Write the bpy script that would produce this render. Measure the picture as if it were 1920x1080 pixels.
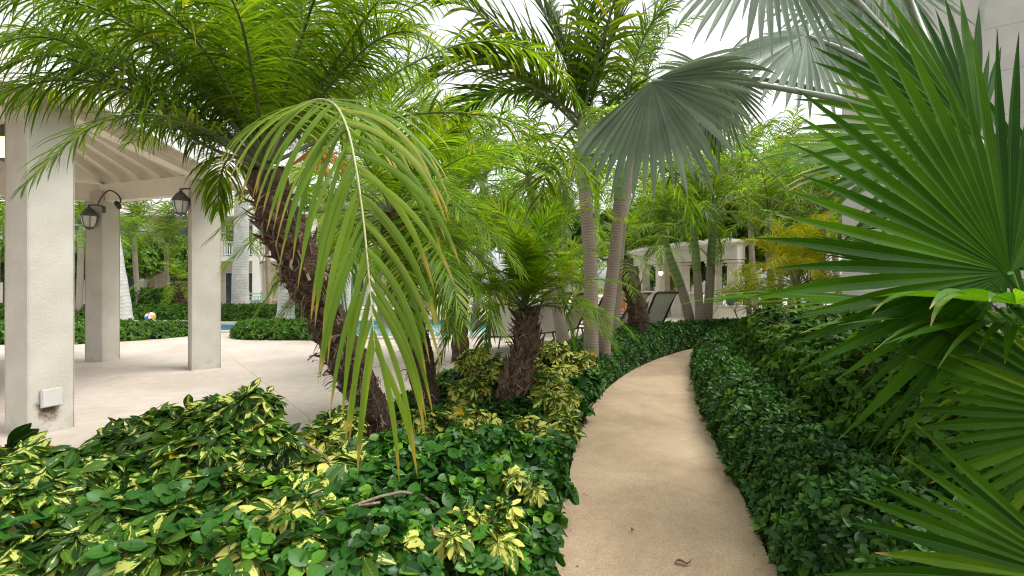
import bpy, math, random
import numpy as np
from math import radians as R_
C = bpy.context.scene
for o in list(bpy.data.objects): bpy.data.objects.remove(o)
rng = np.random.default_rng(7)
random.seed(7)

# ------------------------------------------------ camera, sky, sun, exposure
FPX, CX, HY, CH = 930.0, 960.0, 535.0, 1.35      # focal length in photo pixels, centre, horizon row, eye height
cam_d = bpy.data.cameras.new('camera'); cam = bpy.data.objects.new('camera', cam_d); C.collection.objects.link(cam)
cam.location = (0, 0, CH); cam.rotation_euler = (R_(90), 0, 0)
cam_d.sensor_width = 36; cam_d.lens = 36 * FPX / 1920; cam_d.shift_y = -(540 - HY) / 1920
cam_d.clip_start = 0.05; cam_d.clip_end = 2000
cam_d.dof.use_dof = True; cam_d.dof.focus_distance = 4.0; cam_d.dof.aperture_fstop = 5.6
C.camera = cam
world = bpy.data.worlds.new('World'); C.world = world; world.use_nodes = True
nt = world.node_tree; nt.nodes.clear()
sky = nt.nodes.new('ShaderNodeTexSky'); sky.sky_type = 'NISHITA'; sky.sun_disc = False
SUN_EL, SUN_AZ = 60, 96        # azimuth measured from +Y towards +X
sky.sun_elevation = R_(SUN_EL); sky.sun_rotation = R_(SUN_AZ)
sky.air_density = 1.0; sky.dust_density = 3.0; sky.ozone_density = 1.0
hs = nt.nodes.new('ShaderNodeHueSaturation'); hs.inputs['Saturation'].default_value = 0.10
hs.inputs['Value'].default_value = 1.0
bg = nt.nodes.new('ShaderNodeBackground'); bg.inputs['Strength'].default_value = 0.15
wo = nt.nodes.new('ShaderNodeOutputWorld')
nt.links.new(sky.outputs[0], hs.inputs['Color']); nt.links.new(hs.outputs[0], bg.inputs['Color']); nt.links.new(bg.outputs[0], wo.inputs[0])
sl = bpy.data.lights.new('sun', 'SUN'); sl.energy = 1.25; sl.angle = R_(28); sl.color = (1.0, 0.97, 0.92)
so = bpy.data.objects.new('sun', sl); C.collection.objects.link(so)
so.rotation_euler = (R_(90 - SUN_EL), 0, R_(180 - SUN_AZ)); so.location = (0, 0, 20)
C.view_settings.view_transform = 'Standard'; C.view_settings.look = 'None'; C.view_settings.gamma = 1
C.view_settings.exposure = 1.24
cy = C.cycles
cy.max_bounces = 7; cy.diffuse_bounces = 4; cy.glossy_bounces = 2; cy.transmission_bounces = 4; cy.transparent_max_bounces = 4
cy.use_denoising = True; cy.denoiser = 'OPENIMAGEDENOISE'; cy.denoising_prefilter = 'ACCURATE'; cy.pixel_filter_type = 'BLACKMAN_HARRIS'; cy.filter_width = 1.1; cy.caustics_reflective = False; cy.caustics_refractive = False
cy.sample_clamp_indirect = 6

# ------------------------------------------------ helpers
V = lambda *a: np.array(a, dtype=float)
def nrm(a): a = np.asarray(a, float); return a / np.maximum(np.linalg.norm(a, axis=-1, keepdims=True), 1e-9)
def at(px, py, Y): return V((px - CX) * Y / FPX, Y, CH - (py - HY) * Y / FPX)
def gp(px, py, z=0.0): Y = (CH - z) * FPX / (py - HY); return V((px - CX) * Y / FPX, Y, z)
def spline(P, n):
    P = np.asarray(P, float); m = len(P)
    Q = np.vstack([2 * P[0] - P[1], P, 2 * P[-1] - P[-2]])
    d = np.concatenate([[0], np.cumsum(np.linalg.norm(np.diff(P, axis=0), axis=1))]); u = np.linspace(0, d[-1], n)
    out = []
    for x in u:
        i = min(max(np.searchsorted(d, x, side='right') - 1, 0), m - 2); t = (x - d[i]) / max(d[i + 1] - d[i], 1e-9)
        a, b, c, e = Q[i], Q[i + 1], Q[i + 2], Q[i + 3]
        out.append(0.5 * (2 * b + (c - a) * t + (2 * a - 5 * b + 4 * c - e) * t * t + (3 * b - a - 3 * c + e) * t ** 3))
    return np.array(out)
class MB:
    def __init__(s): s.b = []; s.n = 0; s.vs = []
    def add(s, Vv, F, uv=None, rnd=0.5, mat=0):
        Vv = np.asarray(Vv, float).reshape(-1, 3); F = np.asarray(F, int); m, k = F.shape
        if uv is None: uv = np.zeros((m, k, 2))
        rnd = np.broadcast_to(np.asarray(rnd, float), (m,)); mt = np.broadcast_to(np.asarray(mat, int), (m,))
        s.vs.append(Vv); s.b.append((F + s.n, np.asarray(uv, float), rnd, mt)); s.n += len(Vv); return s
    def box(s, c, d, rot=0, mat=0, M=None):
        v = np.array([(x, y, z) for x in (-.5, .5) for y in (-.5, .5) for z in (-.5, .5)]) * np.array(d)
        if M is not None: v = v @ np.asarray(M).T
        elif rot: cs, sn = math.cos(rot), math.sin(rot); v = v @ np.array([[cs, -sn, 0], [sn, cs, 0], [0, 0, 1]]).T
        return s.add(v + np.array(c), [(0, 1, 3, 2), (4, 6, 7, 5), (0, 4, 5, 1), (2, 3, 7, 6), (0, 2, 6, 4), (1, 5, 7, 3)], mat=mat)
    def tube(s, P, r, n=8, mat=0, rnd=0.5, caps=True, vlen=None):
        P = np.asarray(P, float); K = len(P); r = np.broadcast_to(np.asarray(r, float), (K,))
        T = nrm(np.gradient(P, axis=0)); ref = V(0, 0, 1) if abs(T[0][2]) < .9 else V(1, 0, 0)
        A = [nrm(np.cross(T[0], ref))]
        for i in range(1, K): a = A[-1] - T[i] * np.dot(A[-1], T[i]); A.append(nrm(a))
        A = np.array(A); B = np.cross(T, A); th = np.arange(n) * 2 * math.pi / n
        Vv = P[:, None] + r[:, None, None] * (A[:, None] * np.cos(th)[None, :, None] + B[:, None] * np.sin(th)[None, :, None])
        i, j = np.meshgrid(np.arange(K - 1), np.arange(n), indexing='ij'); j2 = (j + 1) % n
        F = np.stack([i * n + j, i * n + j2, (i + 1) * n + j2, (i + 1) * n + j], -1).reshape(-1, 4)
        L = np.concatenate([[0], np.cumsum(np.linalg.norm(np.diff(P, axis=0), axis=1))])
        uv = np.stack([np.stack([j / n, L[i]], -1), np.stack([(j + 1) / n, L[i]], -1), np.stack([(j + 1) / n, L[i + 1]], -1), np.stack([j / n, L[i + 1]], -1)], -2).reshape(-1, 4, 2)
        s.add(Vv.reshape(-1, 3), F, uv, rnd, mat)
        if caps:
            for k, sg in ((0, -1), (K - 1, 1)):
                ring = Vv[k]; c = P[k]; Fc = [(q, (q + 1) % n, n) if sg > 0 else ((q + 1) % n, q, n) for q in range(n)]
                s.add(np.vstack([ring, c]), Fc, None, rnd, mat)
        return s
    def lathe(s, c, prof, n=12, mat=0):
        prof = np.asarray(prof, float); P = [V(0, 0, z) for _, z in prof]; th = np.arange(n) * 2 * math.pi / n; K = len(prof)
        Vv = np.array([[(r * math.cos(t), r * math.sin(t), z) for t in th] for r, z in prof]) + np.array(c)
        i, j = np.meshgrid(np.arange(K - 1), np.arange(n), indexing='ij'); j2 = (j + 1) % n
        return s.add(Vv.reshape(-1, 3), np.stack([i * n + j, i * n + j2, (i + 1) * n + j2, (i + 1) * n + j], -1).reshape(-1, 4), mat=mat)
    def build(s, name, mats, parent=None, smooth=False, loc=None):
        me = bpy.data.meshes.new(name); Vv = np.vstack(s.vs)
        if loc is not None: Vv = Vv - np.array(loc)
        nl = sum(b[0].size for b in s.b); nf = sum(len(b[0]) for b in s.b)
        me.vertices.add(len(Vv)); me.vertices.foreach_set('co', Vv.astype(np.float32).ravel())
        me.loops.add(nl); me.polygons.add(nf)
        me.loops.foreach_set('vertex_index', np.concatenate([b[0].ravel() for b in s.b]).astype(np.int32))
        tot = np.concatenate([np.full(len(b[0]), b[0].shape[1]) for b in s.b]).astype(np.int32)
        st = np.concatenate([[0], np.cumsum(tot)[:-1]]).astype(np.int32)
        me.polygons.foreach_set('loop_start', st)
        me.polygons.foreach_set('material_index', np.concatenate([b[3] for b in s.b]).astype(np.int32))
        me.polygons.foreach_set('use_smooth', np.full(nf, smooth))
        uvl = me.uv_layers.new(name='UVMap'); uvl.data.foreach_set('uv', np.concatenate([b[1].reshape(-1) for b in s.b]).astype(np.float32))
        at_ = me.attributes.new('rnd', 'FLOAT', 'FACE'); at_.data.foreach_set('value', np.concatenate([b[2] for b in s.b]).astype(np.float32))
        me.update(calc_edges=True); me.validate()
        for m in (mats if isinstance(mats, (list, tuple)) else [mats]): me.materials.append(m)
        o = bpy.data.objects.new(name, me); C.collection.objects.link(o)
        if loc is not None and parent is None: o.location = loc
        if parent is not None: o.parent = parent
        return o
def tag(o, label=None, cat=None, group=None, kind=None):
    if label: o['label'] = label
    if cat: o['category'] = cat
    if group: o['group'] = group
    if kind: o['kind'] = kind
    return o
def empty(name, loc, label, cat, group=None, rz=0):
    o = bpy.data.objects.new(name, None); C.collection.objects.link(o); o.location = tuple(loc); o.rotation_euler = (0, 0, rz)
    o.empty_display_size = .1; return tag(o, label, cat, group)
def inst(src, parent, loc=(0, 0, 0), rz=0, sc=1.0, name=None, rx=0, ry=0):
    o = src.copy(); C.collection.objects.link(o); o.parent = parent
    if name: o.name = name
    o.location = tuple(loc); o.rotation_euler = (rx, ry, rz); o.scale = (sc, sc, sc); return o

def strips(mb, P, Wd, wid, Nn=None, fold=0.0, rnd=0.5, across=3, mat=0):
    """leaf blades: P (M,S,3) centre lines, Wd (M,S,3) unit side vectors, wid (M,S) half widths"""
    M, S, _ = P.shape; wid = np.broadcast_to(wid, (M, S)); rnd = np.broadcast_to(rnd, (M,))
    A = P - Wd * wid[..., None]; B = P + Wd * wid[..., None]
    vt = np.linspace(0, 1, S)
    if across == 2:
        Vv = np.stack([A, B], 2); us = [0, 1]
    else:
        Cc = P.copy()
        if Nn is not None: Cc = Cc - Nn * (wid * fold)[..., None]
        Vv = np.stack([A, Cc, B], 2); us = [0, .5, 1]
    k = len(us); m, s_, a = np.meshgrid(np.arange(M), np.arange(S - 1), np.arange(k - 1), indexing='ij')
    I = lambda mm, ss, aa: (mm * S + ss) * k + aa
    F = np.stack([I(m, s_, a), I(m, s_, a + 1), I(m, s_ + 1, a + 1), I(m, s_ + 1, a)], -1).reshape(-1, 4)
    u = np.array(us)
    uv = np.stack([np.stack([u[a], vt[s_]], -1), np.stack([u[a + 1], vt[s_]], -1), np.stack([u[a + 1], vt[s_ + 1]], -1), np.stack([u[a], vt[s_ + 1]], -1)], -2).reshape(-1, 4, 2)
    mb.add(Vv.reshape(-1, 3), F, uv, np.repeat(rnd, (S - 1) * (k - 1)), mat); return mb

def frond(mb, rach, L=.3, w=.008, n=50, t0=.15, a0=75, a1=28, droop=1.1, vang=25, jit=.12, seg=6, r0=.008, across=2,
          side=None, seed=0, prof=None, mat=0, rmat=1, rb=(0, 1), basew=.45, twist=0.0):
    g = np.random.default_rng(seed); R = spline(rach, 40); T = nrm(np.gradient(R, axis=0))
    ch = R[-1] - R[0]; ch[2] = 0
    if side is None:
        side = np.cross(nrm(ch), V(0, 0, 1)) if np.linalg.norm(ch) > .05 else V(1, 0, 0)
    side = nrm(side); S = nrm(side[None] - T * (T @ side)[:, None]); N = np.cross(S, T)
    N = N * np.where(N[:1, 2:3] < 0, -1, 1) if False else N
    mb.tube(R, np.linspace(r0, r0 * .18, 40), n=5, mat=rmat, rnd=.5, caps=False)
    for sg in (-1, 1):
        t = np.linspace(t0, .995, n) + g.normal(0, .25 / n, n); t = np.clip(t, t0 * .9, .998); q = t * 39; i = q.astype(int); f = (q - i)[:, None]; i2 = np.minimum(i + 1, 39)
        P0 = R[i] * (1 - f) + R[i2] * f; Tt = nrm(T[i] * (1 - f) + T[i2] * f); Ss = nrm(S[i] * (1 - f) + S[i2] * f) * sg; Ns = nrm(N[i] * (1 - f) + N[i2] * f)
        tt = (t - t0) / (1 - t0)
        a = np.radians(a0 + (a1 - a0) * tt ** 1.3 + g.normal(0, 60 * jit, n)); v = np.radians(vang + g.normal(0, 90 * jit, n))
        d = np.cos(a)[:, None] * Tt + np.sin(a)[:, None] * (Ss * np.cos(v)[:, None] + Ns * np.sin(v)[:, None])
        pf = prof(tt) if prof else np.interp(tt, [0, .12, .35, .7, 1], [.45, .8, 1, .85, .38])
        Ln = L * pf * (1 + g.normal(0, jit * .6, n)); st = Ln / seg
        P = [P0]; D = [d]; dr = droop * (1 + g.normal(0, jit * 2, n))
        for k in range(seg):
            d = nrm(d + V(0, 0, -1) * (dr * (.5 + k * 1.0 / seg) / seg)[:, None]); P.append(P[-1] + d * st[:, None]); D.append(d)
        P = np.stack(P, 1); D = np.stack(D, 1)
        Nl = nrm(Ns + g.normal(0, jit * 1.5, (n, 3)) + twist * Ss)[:, None]
        Wd = nrm(np.cross(D, np.broadcast_to(Nl, D.shape))); s_ = np.linspace(0, 1, seg + 1)
        wp = np.interp(s_, [0, .12, .45, .8, 1], [basew, .9, 1, .6, .03])
        rn = rb[0] + (rb[1] - rb[0]) * g.random(n)
        strips(mb, P, Wd, w * wp[None] * (.8 + .4 * g.random(n))[:, None] * np.sqrt(pf)[:, None], np.cross(Wd, D), .35, rn, across, mat)
    return mb

def fan(mb, hub, A, N, rad, nseg=46, spread=250, fuse=.5, droop=.5, tipdroop=1.2, pleat=.5, foldp=0, foldn=0, seed=0, mat=0, S=None,
        samp=11, lprof=.25, jit=.05, wscale=1.0, rnd=(0, 1), asym=0.0):
    g = np.random.default_rng(seed); A = nrm(A); N = np.asarray(N, float); N = nrm(N - A * (A @ N)); Sd = np.cross(N, A)
    ph = np.radians(np.linspace(-spread / 2, spread / 2, nseg) + asym); dph = np.radians(spread / (nseg - 1))
    fo = np.where(ph > 0, math.radians(foldp), math.radians(foldn))
    Sx = Sd[None] * np.cos(fo)[:, None] - N[None] * (np.sin(fo) * np.sign(ph))[:, None]
    d = np.cos(ph)[:, None] * A + np.sin(ph)[:, None] * Sx
    Nf = nrm(N[None] * np.cos(fo)[:, None] + Sd[None] * (np.sin(fo) * np.sign(ph))[:, None])
    Ln = rad * (1 - lprof * (np.abs(ph) / np.radians(spread / 2)) ** 2) * (1 + g.normal(0, jit, nseg)); st = Ln / (samp - 1)
    P = [np.broadcast_to(hub, (nseg, 3)) + d * .01 * rad]; D = [d]; fz = fuse * (1 + g.normal(0, .06, nseg)); tdr = tipdroop * (1 + g.normal(0, .35, nseg))
    for k in range(samp - 1):
        s_ = (k + .5) / (samp - 1); free = np.clip((s_ - fz) / (1 - fz), 0, 1)
        d = nrm(d + V(0, 0, -1) * ((droop * .5 + tdr * free * 1.5) / (samp - 1))[:, None] + (g.normal(0, jit * .25, (nseg, 3)) * free[:, None])); P.append(P[-1] + d * st[:, None]); D.append(d)
    P = np.stack(P, 1); D = np.stack(D, 1); s_ = np.linspace(0, 1, samp)[None]; hw = Ln[:, None] * s_ * math.tan(dph / 2) * 1.03
    wf = Ln * fz * math.tan(dph / 2); x = np.clip((s_ - fz[:, None]) / (1 - fz[:, None]), 0, 1)
    wid = np.where(s_ <= fz[:, None], hw, wf[:, None] * (1 - x ** 1.5) * (1 + .15 * np.sin(x * 3.1))) * wscale + .0006
    Wd = nrm(np.cross(D, np.broadcast_to(Nf[:, None], D.shape)))
    strips(mb, P, Wd, wid, np.cross(Wd, D), pleat, rnd[0] + (rnd[1] - rnd[0]) * g.random(nseg), 3, mat); return mb

def leaf_tmpl(L=1, w=.25, curl=.5, S=5, fold=.25, shape=(.1, .75, 1, .8, .05), across=3, base=0.0, lift=0.0):
    m = MB(); s_ = np.linspace(0, 1, S); th = lift - curl * s_
    x = np.concatenate([[0], np.cumsum(np.cos(th[:-1]) * L / (S - 1))]) + base; z = np.concatenate([[0], np.cumsum(np.sin(th[:-1]) * L / (S - 1))])
    P = np.stack([x, x * 0, z], -1)[None]; Wd = np.broadcast_to(V(0, 1, 0), P.shape); wp = np.interp(s_, np.linspace(0, 1, len(shape)), shape)
    strips(m, P, Wd, w * wp[None], np.broadcast_to(V(0, 0, 1), P.shape), fold, 0, across)
    return np.vstack(m.vs), m.b[0][0], m.b[0][1]
def rotm(az, el=0, roll=0):
    ca, sa, ce, se, cr, sr = math.cos(az), math.sin(az), math.cos(el), math.sin(el), math.cos(roll), math.sin(roll)
    return np.array([[ca, -sa, 0], [sa, ca, 0], [0, 0, 1]]) @ np.array([[ce, 0, -se], [0, 1, 0], [se, 0, ce]]) @ np.array([[1, 0, 0], [0, cr, -sr], [0, sr, cr]])
def rosette(leaf, n, els, scs, g, stem=None, zstep=0.0, azj=.25, gold=False):
    """a sprig: several leaves around +Z; returns V,F,UV,leaf index"""
    Vs, Fs, Us, Ix = [], [], [], []; c = 0
    for i in range(n):
        az = i * 2.39996 if gold else i * 2 * math.pi / n; az += g.normal(0, azj); f = i / max(n - 1, 1)
        el = els[0] + (els[1] - els[0]) * f + g.normal(0, .12); sc = (scs[0] + (scs[1] - scs[0]) * f) * (1 + g.normal(0, .1))
        v = leaf[0] * sc @ rotm(az, el, g.normal(0, .25)).T; v[:, 2] += zstep * i
        Vs.append(v); Fs.append(leaf[1] + c); Us.append(leaf[2]); Ix += [i] * len(leaf[1]); c += len(v)
    if stem:
        v = np.array([(-stem[1], 0, -stem[0]), (stem[1], 0, -stem[0]), (stem[1] * .7, 0, zstep * n), (-stem[1] * .7, 0, zstep * n),
                      (0, -stem[1], -stem[0]), (0, stem[1], -stem[0]), (0, stem[1] * .7, zstep * n), (0, -stem[1] * .7, zstep * n)])
        Vs.append(v); Fs.append(np.array([(0, 1, 2, 3), (4, 5, 6, 7)]) + c); Us.append(np.full((2, 4, 2), .5)); Ix += [-1, -1]
    return np.vstack(Vs), np.vstack(Fs), np.concatenate(Us), np.array(Ix)
def basis_from(Z, g, spin=None):
    Z = nrm(Z); n = len(Z); r = nrm(g.normal(0, 1, (n, 3))); X = nrm(np.cross(r, Z)); Y = np.cross(Z, X); return np.stack([X, Y, Z], -1)
def scatter(mb, tm, P, Z, sc, g, rb=(0, 1), mat=0, stemmat=1, spread=.35):
    """instance sprig tm at points P with axis Z into one mesh"""
    Vt, Ft, Ut, Ix = tm; n = len(P)
    if n == 0: return mb
    M = basis_from(Z, g) * np.asarray(sc)[:, None, None]
    VV = np.einsum('nij,kj->nki', M, Vt) + P[:, None]; F = (Ft[None] + (np.arange(n) * len(Vt))[:, None, None]).reshape(-1, Ft.shape[1])
    base = rb[0] + (rb[1] - rb[0]) * g.random(n); nl = Ix.max() + 1; pl = g.random((n, nl + 1)) - .5
    rr = np.clip(base[:, None] + pl[:, Ix] * spread, 0.001, .999); mt = np.where(Ix < 0, stemmat, mat)
    mb.add(VV.reshape(-1, 3), F, np.broadcast_to(Ut[None], (n,) + Ut.shape).reshape(-1, Ft.shape[1], 2), rr.ravel(), np.broadcast_to(mt, (n, len(mt))).ravel()); return mb

# ------------------------------------------------ materials
def mat(name):
    m = bpy.data.materials.new(name); m.use_nodes = True; n = m.node_tree; n.nodes.clear()
    return m, n, (lambda t, **k: _nd(n, t, **k)), n.links.new
def _nd(n, t, **k):
    x = n.nodes.new('ShaderNode' + t)
    for a, b in k.items():
        if a.startswith('i_'): x.inputs[a[2:].replace('_', ' ')].default_value = b
        elif a.startswith('n_'): x.inputs[int(a[2:])].default_value = b
        else: setattr(x, a, b)
    return x
def ramp(nd, stops, interp='LINEAR'):
    r = nd('ValToRGB'); r.color_ramp.interpolation = interp; e = r.color_ramp.elements
    while len(e) < len(stops): e.new(.5)
    for q, (p, c) in zip(e, stops): q.position = p; q.color = tuple(c) + (1,) if len(c) == 3 else c
    return r
SPECK = .42
def leafmat(name, stops, trans=.35, rough=.4, tip=None, midrib=None, tcol=1.6, nscale=6, var=.25, spec=.5, margin=None, stripes=0, objvar=0.0):
    bl, rough, spec = (1, rough, spec) if 'silver' in name else (.5, rough + .1, spec * SPECK)
    stops = [(q_, (c_[0], c_[1], c_[2] * bl)) for q_, c_ in stops]
    m, n, nd, ln = mat(name); a = nd('Attribute', attribute_name='rnd'); r = ramp(nd, stops); ln(a.outputs['Fac'], r.inputs[0]); col = r.outputs[0]
    uv = nd('UVMap'); sp = nd('SeparateXYZ'); ln(uv.outputs[0], sp.inputs[0])
    tc = nd('TexCoord'); nz = nd('TexNoise', i_Scale=nscale, i_Detail=2.0); ln(tc.outputs['Object'], nz.inputs['Vector'])
    mr = nd('MapRange', n_1=.3, n_2=.7, n_3=1 - var, n_4=1 + var); ln(nz.outputs[0], mr.inputs[0])
    mx = nd('Vector' + 'Math', operation='SCALE'); ln(col, mx.inputs[0]); ln(mr.outputs[0], mx.inputs['Scale']); col = mx.outputs[0]
    if objvar:
        oi = nd('ObjectInfo'); h = nd('HueSaturation'); q = nd('MapRange', n_3=.5 - objvar * .12, n_4=.5 + objvar * .05); ln(oi.outputs['Random'], q.inputs[0]); ln(q.outputs[0], h.inputs['Hue'])
        q2 = nd('MapRange', n_3=1 - objvar, n_4=1 + objvar); ln(oi.outputs['Random'], q2.inputs[0]); ln(q2.outputs[0], h.inputs['Value']); ln(col, h.inputs['Color']); col = h.outputs[0]
    def mixc(fac, c, colr):
        x = nd('MixRGB'); ln(fac, x.inputs[0]); ln(colr, x.inputs[1]); x.inputs[2].default_value = tuple(c) + (1,); return x.outputs[0]
    au = nd('Math', operation='SUBTRACT', n_1=.5); ln(sp.outputs[0], au.inputs[0]); ab = nd('Math', operation='ABSOLUTE'); ln(au.outputs[0], ab.inputs[0])
    if midrib:
        f = nd('MapRange', n_1=.0, n_2=.07, n_3=.55, n_4=0.0); ln(ab.outputs[0], f.inputs[0]); col = mixc(f.outputs[0], midrib, col)
    if stripes:
        w = nd('Math', operation='MULTIPLY', n_1=stripes); ln(sp.outputs[0], w.inputs[0]); s2 = nd('Math', operation='SINE'); ln(w.outputs[0], s2.inputs[0])
        f = nd('MapRange', n_1=-1, n_2=1, n_3=.82, n_4=1.15); ln(s2.outputs[0], f.inputs[0]); x = nd('VectorMath', operation='SCALE'); ln(col, x.inputs[0]); ln(f.outputs[0], x.inputs['Scale']); col = x.outputs[0]
    if margin:      # pale variegation: yellow blade with green margin (or the reverse) whose extent varies leaf by leaf
        cb = nd('CombineXYZ'); m1 = nd('Math', operation='MULTIPLY', n_1=2.5); ln(sp.outputs[0], m1.inputs[0]); ln(m1.outputs[0], cb.inputs[0]); m2 = nd('Math', operation='MULTIPLY', n_1=2.0); ln(sp.outputs[1], m2.inputs[0]); ln(m2.outputs[0], cb.inputs[1])
        m3 = nd('Math', operation='MULTIPLY', n_1=73.0); ln(a.outputs['Fac'], m3.inputs[0]); ln(m3.outputs[0], cb.inputs[2])
        nz2 = nd('TexNoise', i_Scale=1.6, i_Detail=3.0, i_Roughness=.6); ln(cb.outputs[0], nz2.inputs['Vector'])
        s3 = nd('Math', operation='MULTIPLY_ADD', n_1=2.2); ln(nz2.outputs[0], s3.inputs[0]); ln(ab.outputs[0], s3.inputs[2])
        m5 = nd('Math', operation='FRACT'); m4 = nd('Math', operation='MULTIPLY', n_1=17.3); ln(a.outputs['Fac'], m4.inputs[0]); ln(m4.outputs[0], m5.inputs[0])
        th = nd('MapRange', n_3=margin[1], n_4=margin[2]); ln(m5.outputs[0], th.inputs[0])
        df = nd('Math', operation='SUBTRACT'); ln(th.outputs[0], df.inputs[0]); ln(s3.outputs[0], df.inputs[1])
        f = nd('MapRange', n_1=-.04, n_2=.04); ln(df.outputs[0], f.inputs[0]); col = mixc(f.outputs[0], margin[0], col)
    if tip:
        f = nd('MapRange', n_1=tip[1], n_2=tip[1] + .07)
        ad = nd('Math', operation='MULTIPLY_ADD', n_1=.12); ln(a.outputs['Fac'], ad.inputs[0]); ln(sp.outputs[1], ad.inputs[2]); ln(ad.outputs[0], f.inputs[0]); col = mixc(f.outputs[0], tip[0], col)
    p = nd('BsdfPrincipled', i_Roughness=rough); p.inputs['Specular IOR Level'].default_value = spec; ln(col, p.inputs['Base Color'])
    t = nd('BsdfTranslucent'); x = nd('VectorMath', operation='MULTIPLY'); ln(col, x.inputs[0]); x.inputs[1].default_value = (tcol * 1.05, tcol * 1.05, tcol * (.25 if bl < 1 else .8)); ln(x.outputs[0], t.inputs[0])
    mm = nd('MixShader'); mm.inputs[0].default_value = trans; ln(p.outputs[0], mm.inputs[1]); ln(t.outputs[0], mm.inputs[2])
    o = nd('OutputMaterial'); ln(mm.outputs[0], o.inputs[0]); return m
def simple(name, c1, c2=None, scale=5, rough=.7, bump=0.0, bscale=40, detail=4, metallic=0, coord='Object', stretch=None, emis=None, c3=None, bdist=.01):
    m, n, nd, ln = mat(name); tc = nd('TexCoord'); vec = tc.outputs[coord]
    if stretch: mp = nd('Mapping'); mp.inputs['Scale'].default_value = stretch; ln(vec, mp.inputs[0]); vec = mp.outputs[0]
    p = nd('BsdfPrincipled', i_Roughness=rough, i_Metallic=metallic)
    if c2:
        nz = nd('TexNoise', i_Scale=scale, i_Detail=float(detail), i_Roughness=.62); ln(vec, nz.inputs['Vector'])
        r = ramp(nd, [(.3, c1), (.7, c2)] if not c3 else [(.28, c1), (.5, c2), (.72, c3)]); ln(nz.outputs[0], r.inputs[0]); ln(r.outputs[0], p.inputs['Base Color'])
    else: p.inputs['Base Color'].default_value = tuple(c1) + (1,)
    if bump:
        nb = nd('TexNoise', i_Scale=bscale, i_Detail=3.0); ln(vec, nb.inputs['Vector']); b = nd('Bump', i_Strength=bump, i_Distance=bdist); ln(nb.outputs[0], b.inputs['Height']); ln(b.outputs[0], p.inputs['Normal'])
    if emis: p.inputs['Emission Color'].default_value = tuple(emis[0]) + (1,); p.inputs['Emission Strength'].default_value = emis[1]
    o = nd('OutputMaterial'); ln(p.outputs[0], o.inputs[0]); return m

def concrete(name, ca, cb, cc, speck=.12, stain=(.5, .4, .3), rough=.8, joints=()):
    m, n, nd, ln = mat(name); tc = nd('TexCoord'); v = tc.outputs['Object']
    n1 = nd('TexNoise', i_Scale=.8, i_Detail=5.0, i_Roughness=.6, i_Distortion=.6); ln(v, n1.inputs['Vector'])
    r = ramp(nd, [(.3, ca), (.5, cb), (.72, cc)]); ln(n1.outputs[0], r.inputs[0])
    n2 = nd('TexNoise', i_Scale=170.0, i_Detail=2.0); ln(v, n2.inputs['Vector']); f = nd('MapRange', n_1=.3, n_2=.7, n_3=1 - speck, n_4=1 + speck); ln(n2.outputs[0], f.inputs[0])
    n5 = nd('TexNoise', i_Scale=7.0, i_Detail=6.0, i_Roughness=.7); ln(v, n5.inputs['Vector']); f5 = nd('MapRange', n_1=.35, n_2=.7, n_3=.89, n_4=1.07); ln(n5.outputs[0], f5.inputs[0])
    mu = nd('Math', operation='MULTIPLY'); ln(f.outputs[0], mu.inputs[0]); ln(f5.outputs[0], mu.inputs[1])
    x = nd('VectorMath', operation='SCALE'); ln(r.outputs[0], x.inputs[0]); ln(mu.outputs[0], x.inputs['Scale'])
    vo = nd('TexNoise', i_Scale=38.0, i_Detail=5.0, i_Roughness=.75); ln(v, vo.inputs['Vector']); f2 = nd('MapRange', n_1=.66, n_2=.72); ln(vo.outputs[0], f2.inputs[0])
    n4 = nd('TexNoise', i_Scale=2.2, i_Detail=2.0); ln(v, n4.inputs['Vector']); f4 = nd('MapRange', n_1=.5, n_2=.65, n_3=.0, n_4=.55); ln(n4.outputs[0], f4.inputs[0]); f6 = nd('Math', operation='MULTIPLY'); ln(f2.outputs[0], f6.inputs[0]); ln(f4.outputs[0], f6.inputs[1])
    mx = nd('MixRGB'); mx.inputs[2].default_value = tuple(stain) + (1,); ln(f6.outputs[0], mx.inputs[0]); ln(x.outputs[0], mx.inputs[1])
    p = nd('BsdfPrincipled', i_Roughness=rough); ln(mx.outputs[0], p.inputs['Base Color'])
    if joints:
        last = mx.outputs[0]; sx = nd('SeparateXYZ'); ln(v, sx.inputs[0]); nj = nd('TexNoise', i_Scale=1.5, i_Detail=2.0); ln(v, nj.inputs['Vector'])
        for (ax, ay, off, wd) in joints:
            q1 = nd('Math', operation='MULTIPLY', n_1=ax); ln(sx.outputs[0], q1.inputs[0]); q2 = nd('Math', operation='MULTIPLY_ADD', n_1=ay); ln(sx.outputs[1], q2.inputs[0]); ln(q1.outputs[0], q2.inputs[2])
            q3 = nd('Math', operation='SUBTRACT', n_1=off); ln(q2.outputs[0], q3.inputs[0]); q6 = nd('Math', operation='MULTIPLY_ADD', n_1=.05); ln(nj.outputs[0], q6.inputs[0]); ln(q3.outputs[0], q6.inputs[2]); q7 = nd('Math', operation='SUBTRACT', n_1=.025); ln(q6.outputs[0], q7.inputs[0])
            q4 = nd('Math', operation='ABSOLUTE'); ln(q7.outputs[0], q4.inputs[0]); q5 = nd('MapRange', n_1=wd * .4, n_2=wd, n_3=.65, n_4=0); ln(q4.outputs[0], q5.inputs[0])
            mj = nd('MixRGB'); mj.inputs[2].default_value = tuple(stain) + (1,); ln(q5.outputs[0], mj.inputs[0]); ln(last, mj.inputs[1]); last = mj.outputs[0]
        ln(last, p.inputs['Base Color'])
    b = nd('Bump', i_Strength=.5, i_Distance=.004); ln(n2.outputs[0], b.inputs['Height']); ln(b.outputs[0], p.inputs['Normal']); o = nd('OutputMaterial'); ln(p.outputs[0], o.inputs[0]); return m

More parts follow.
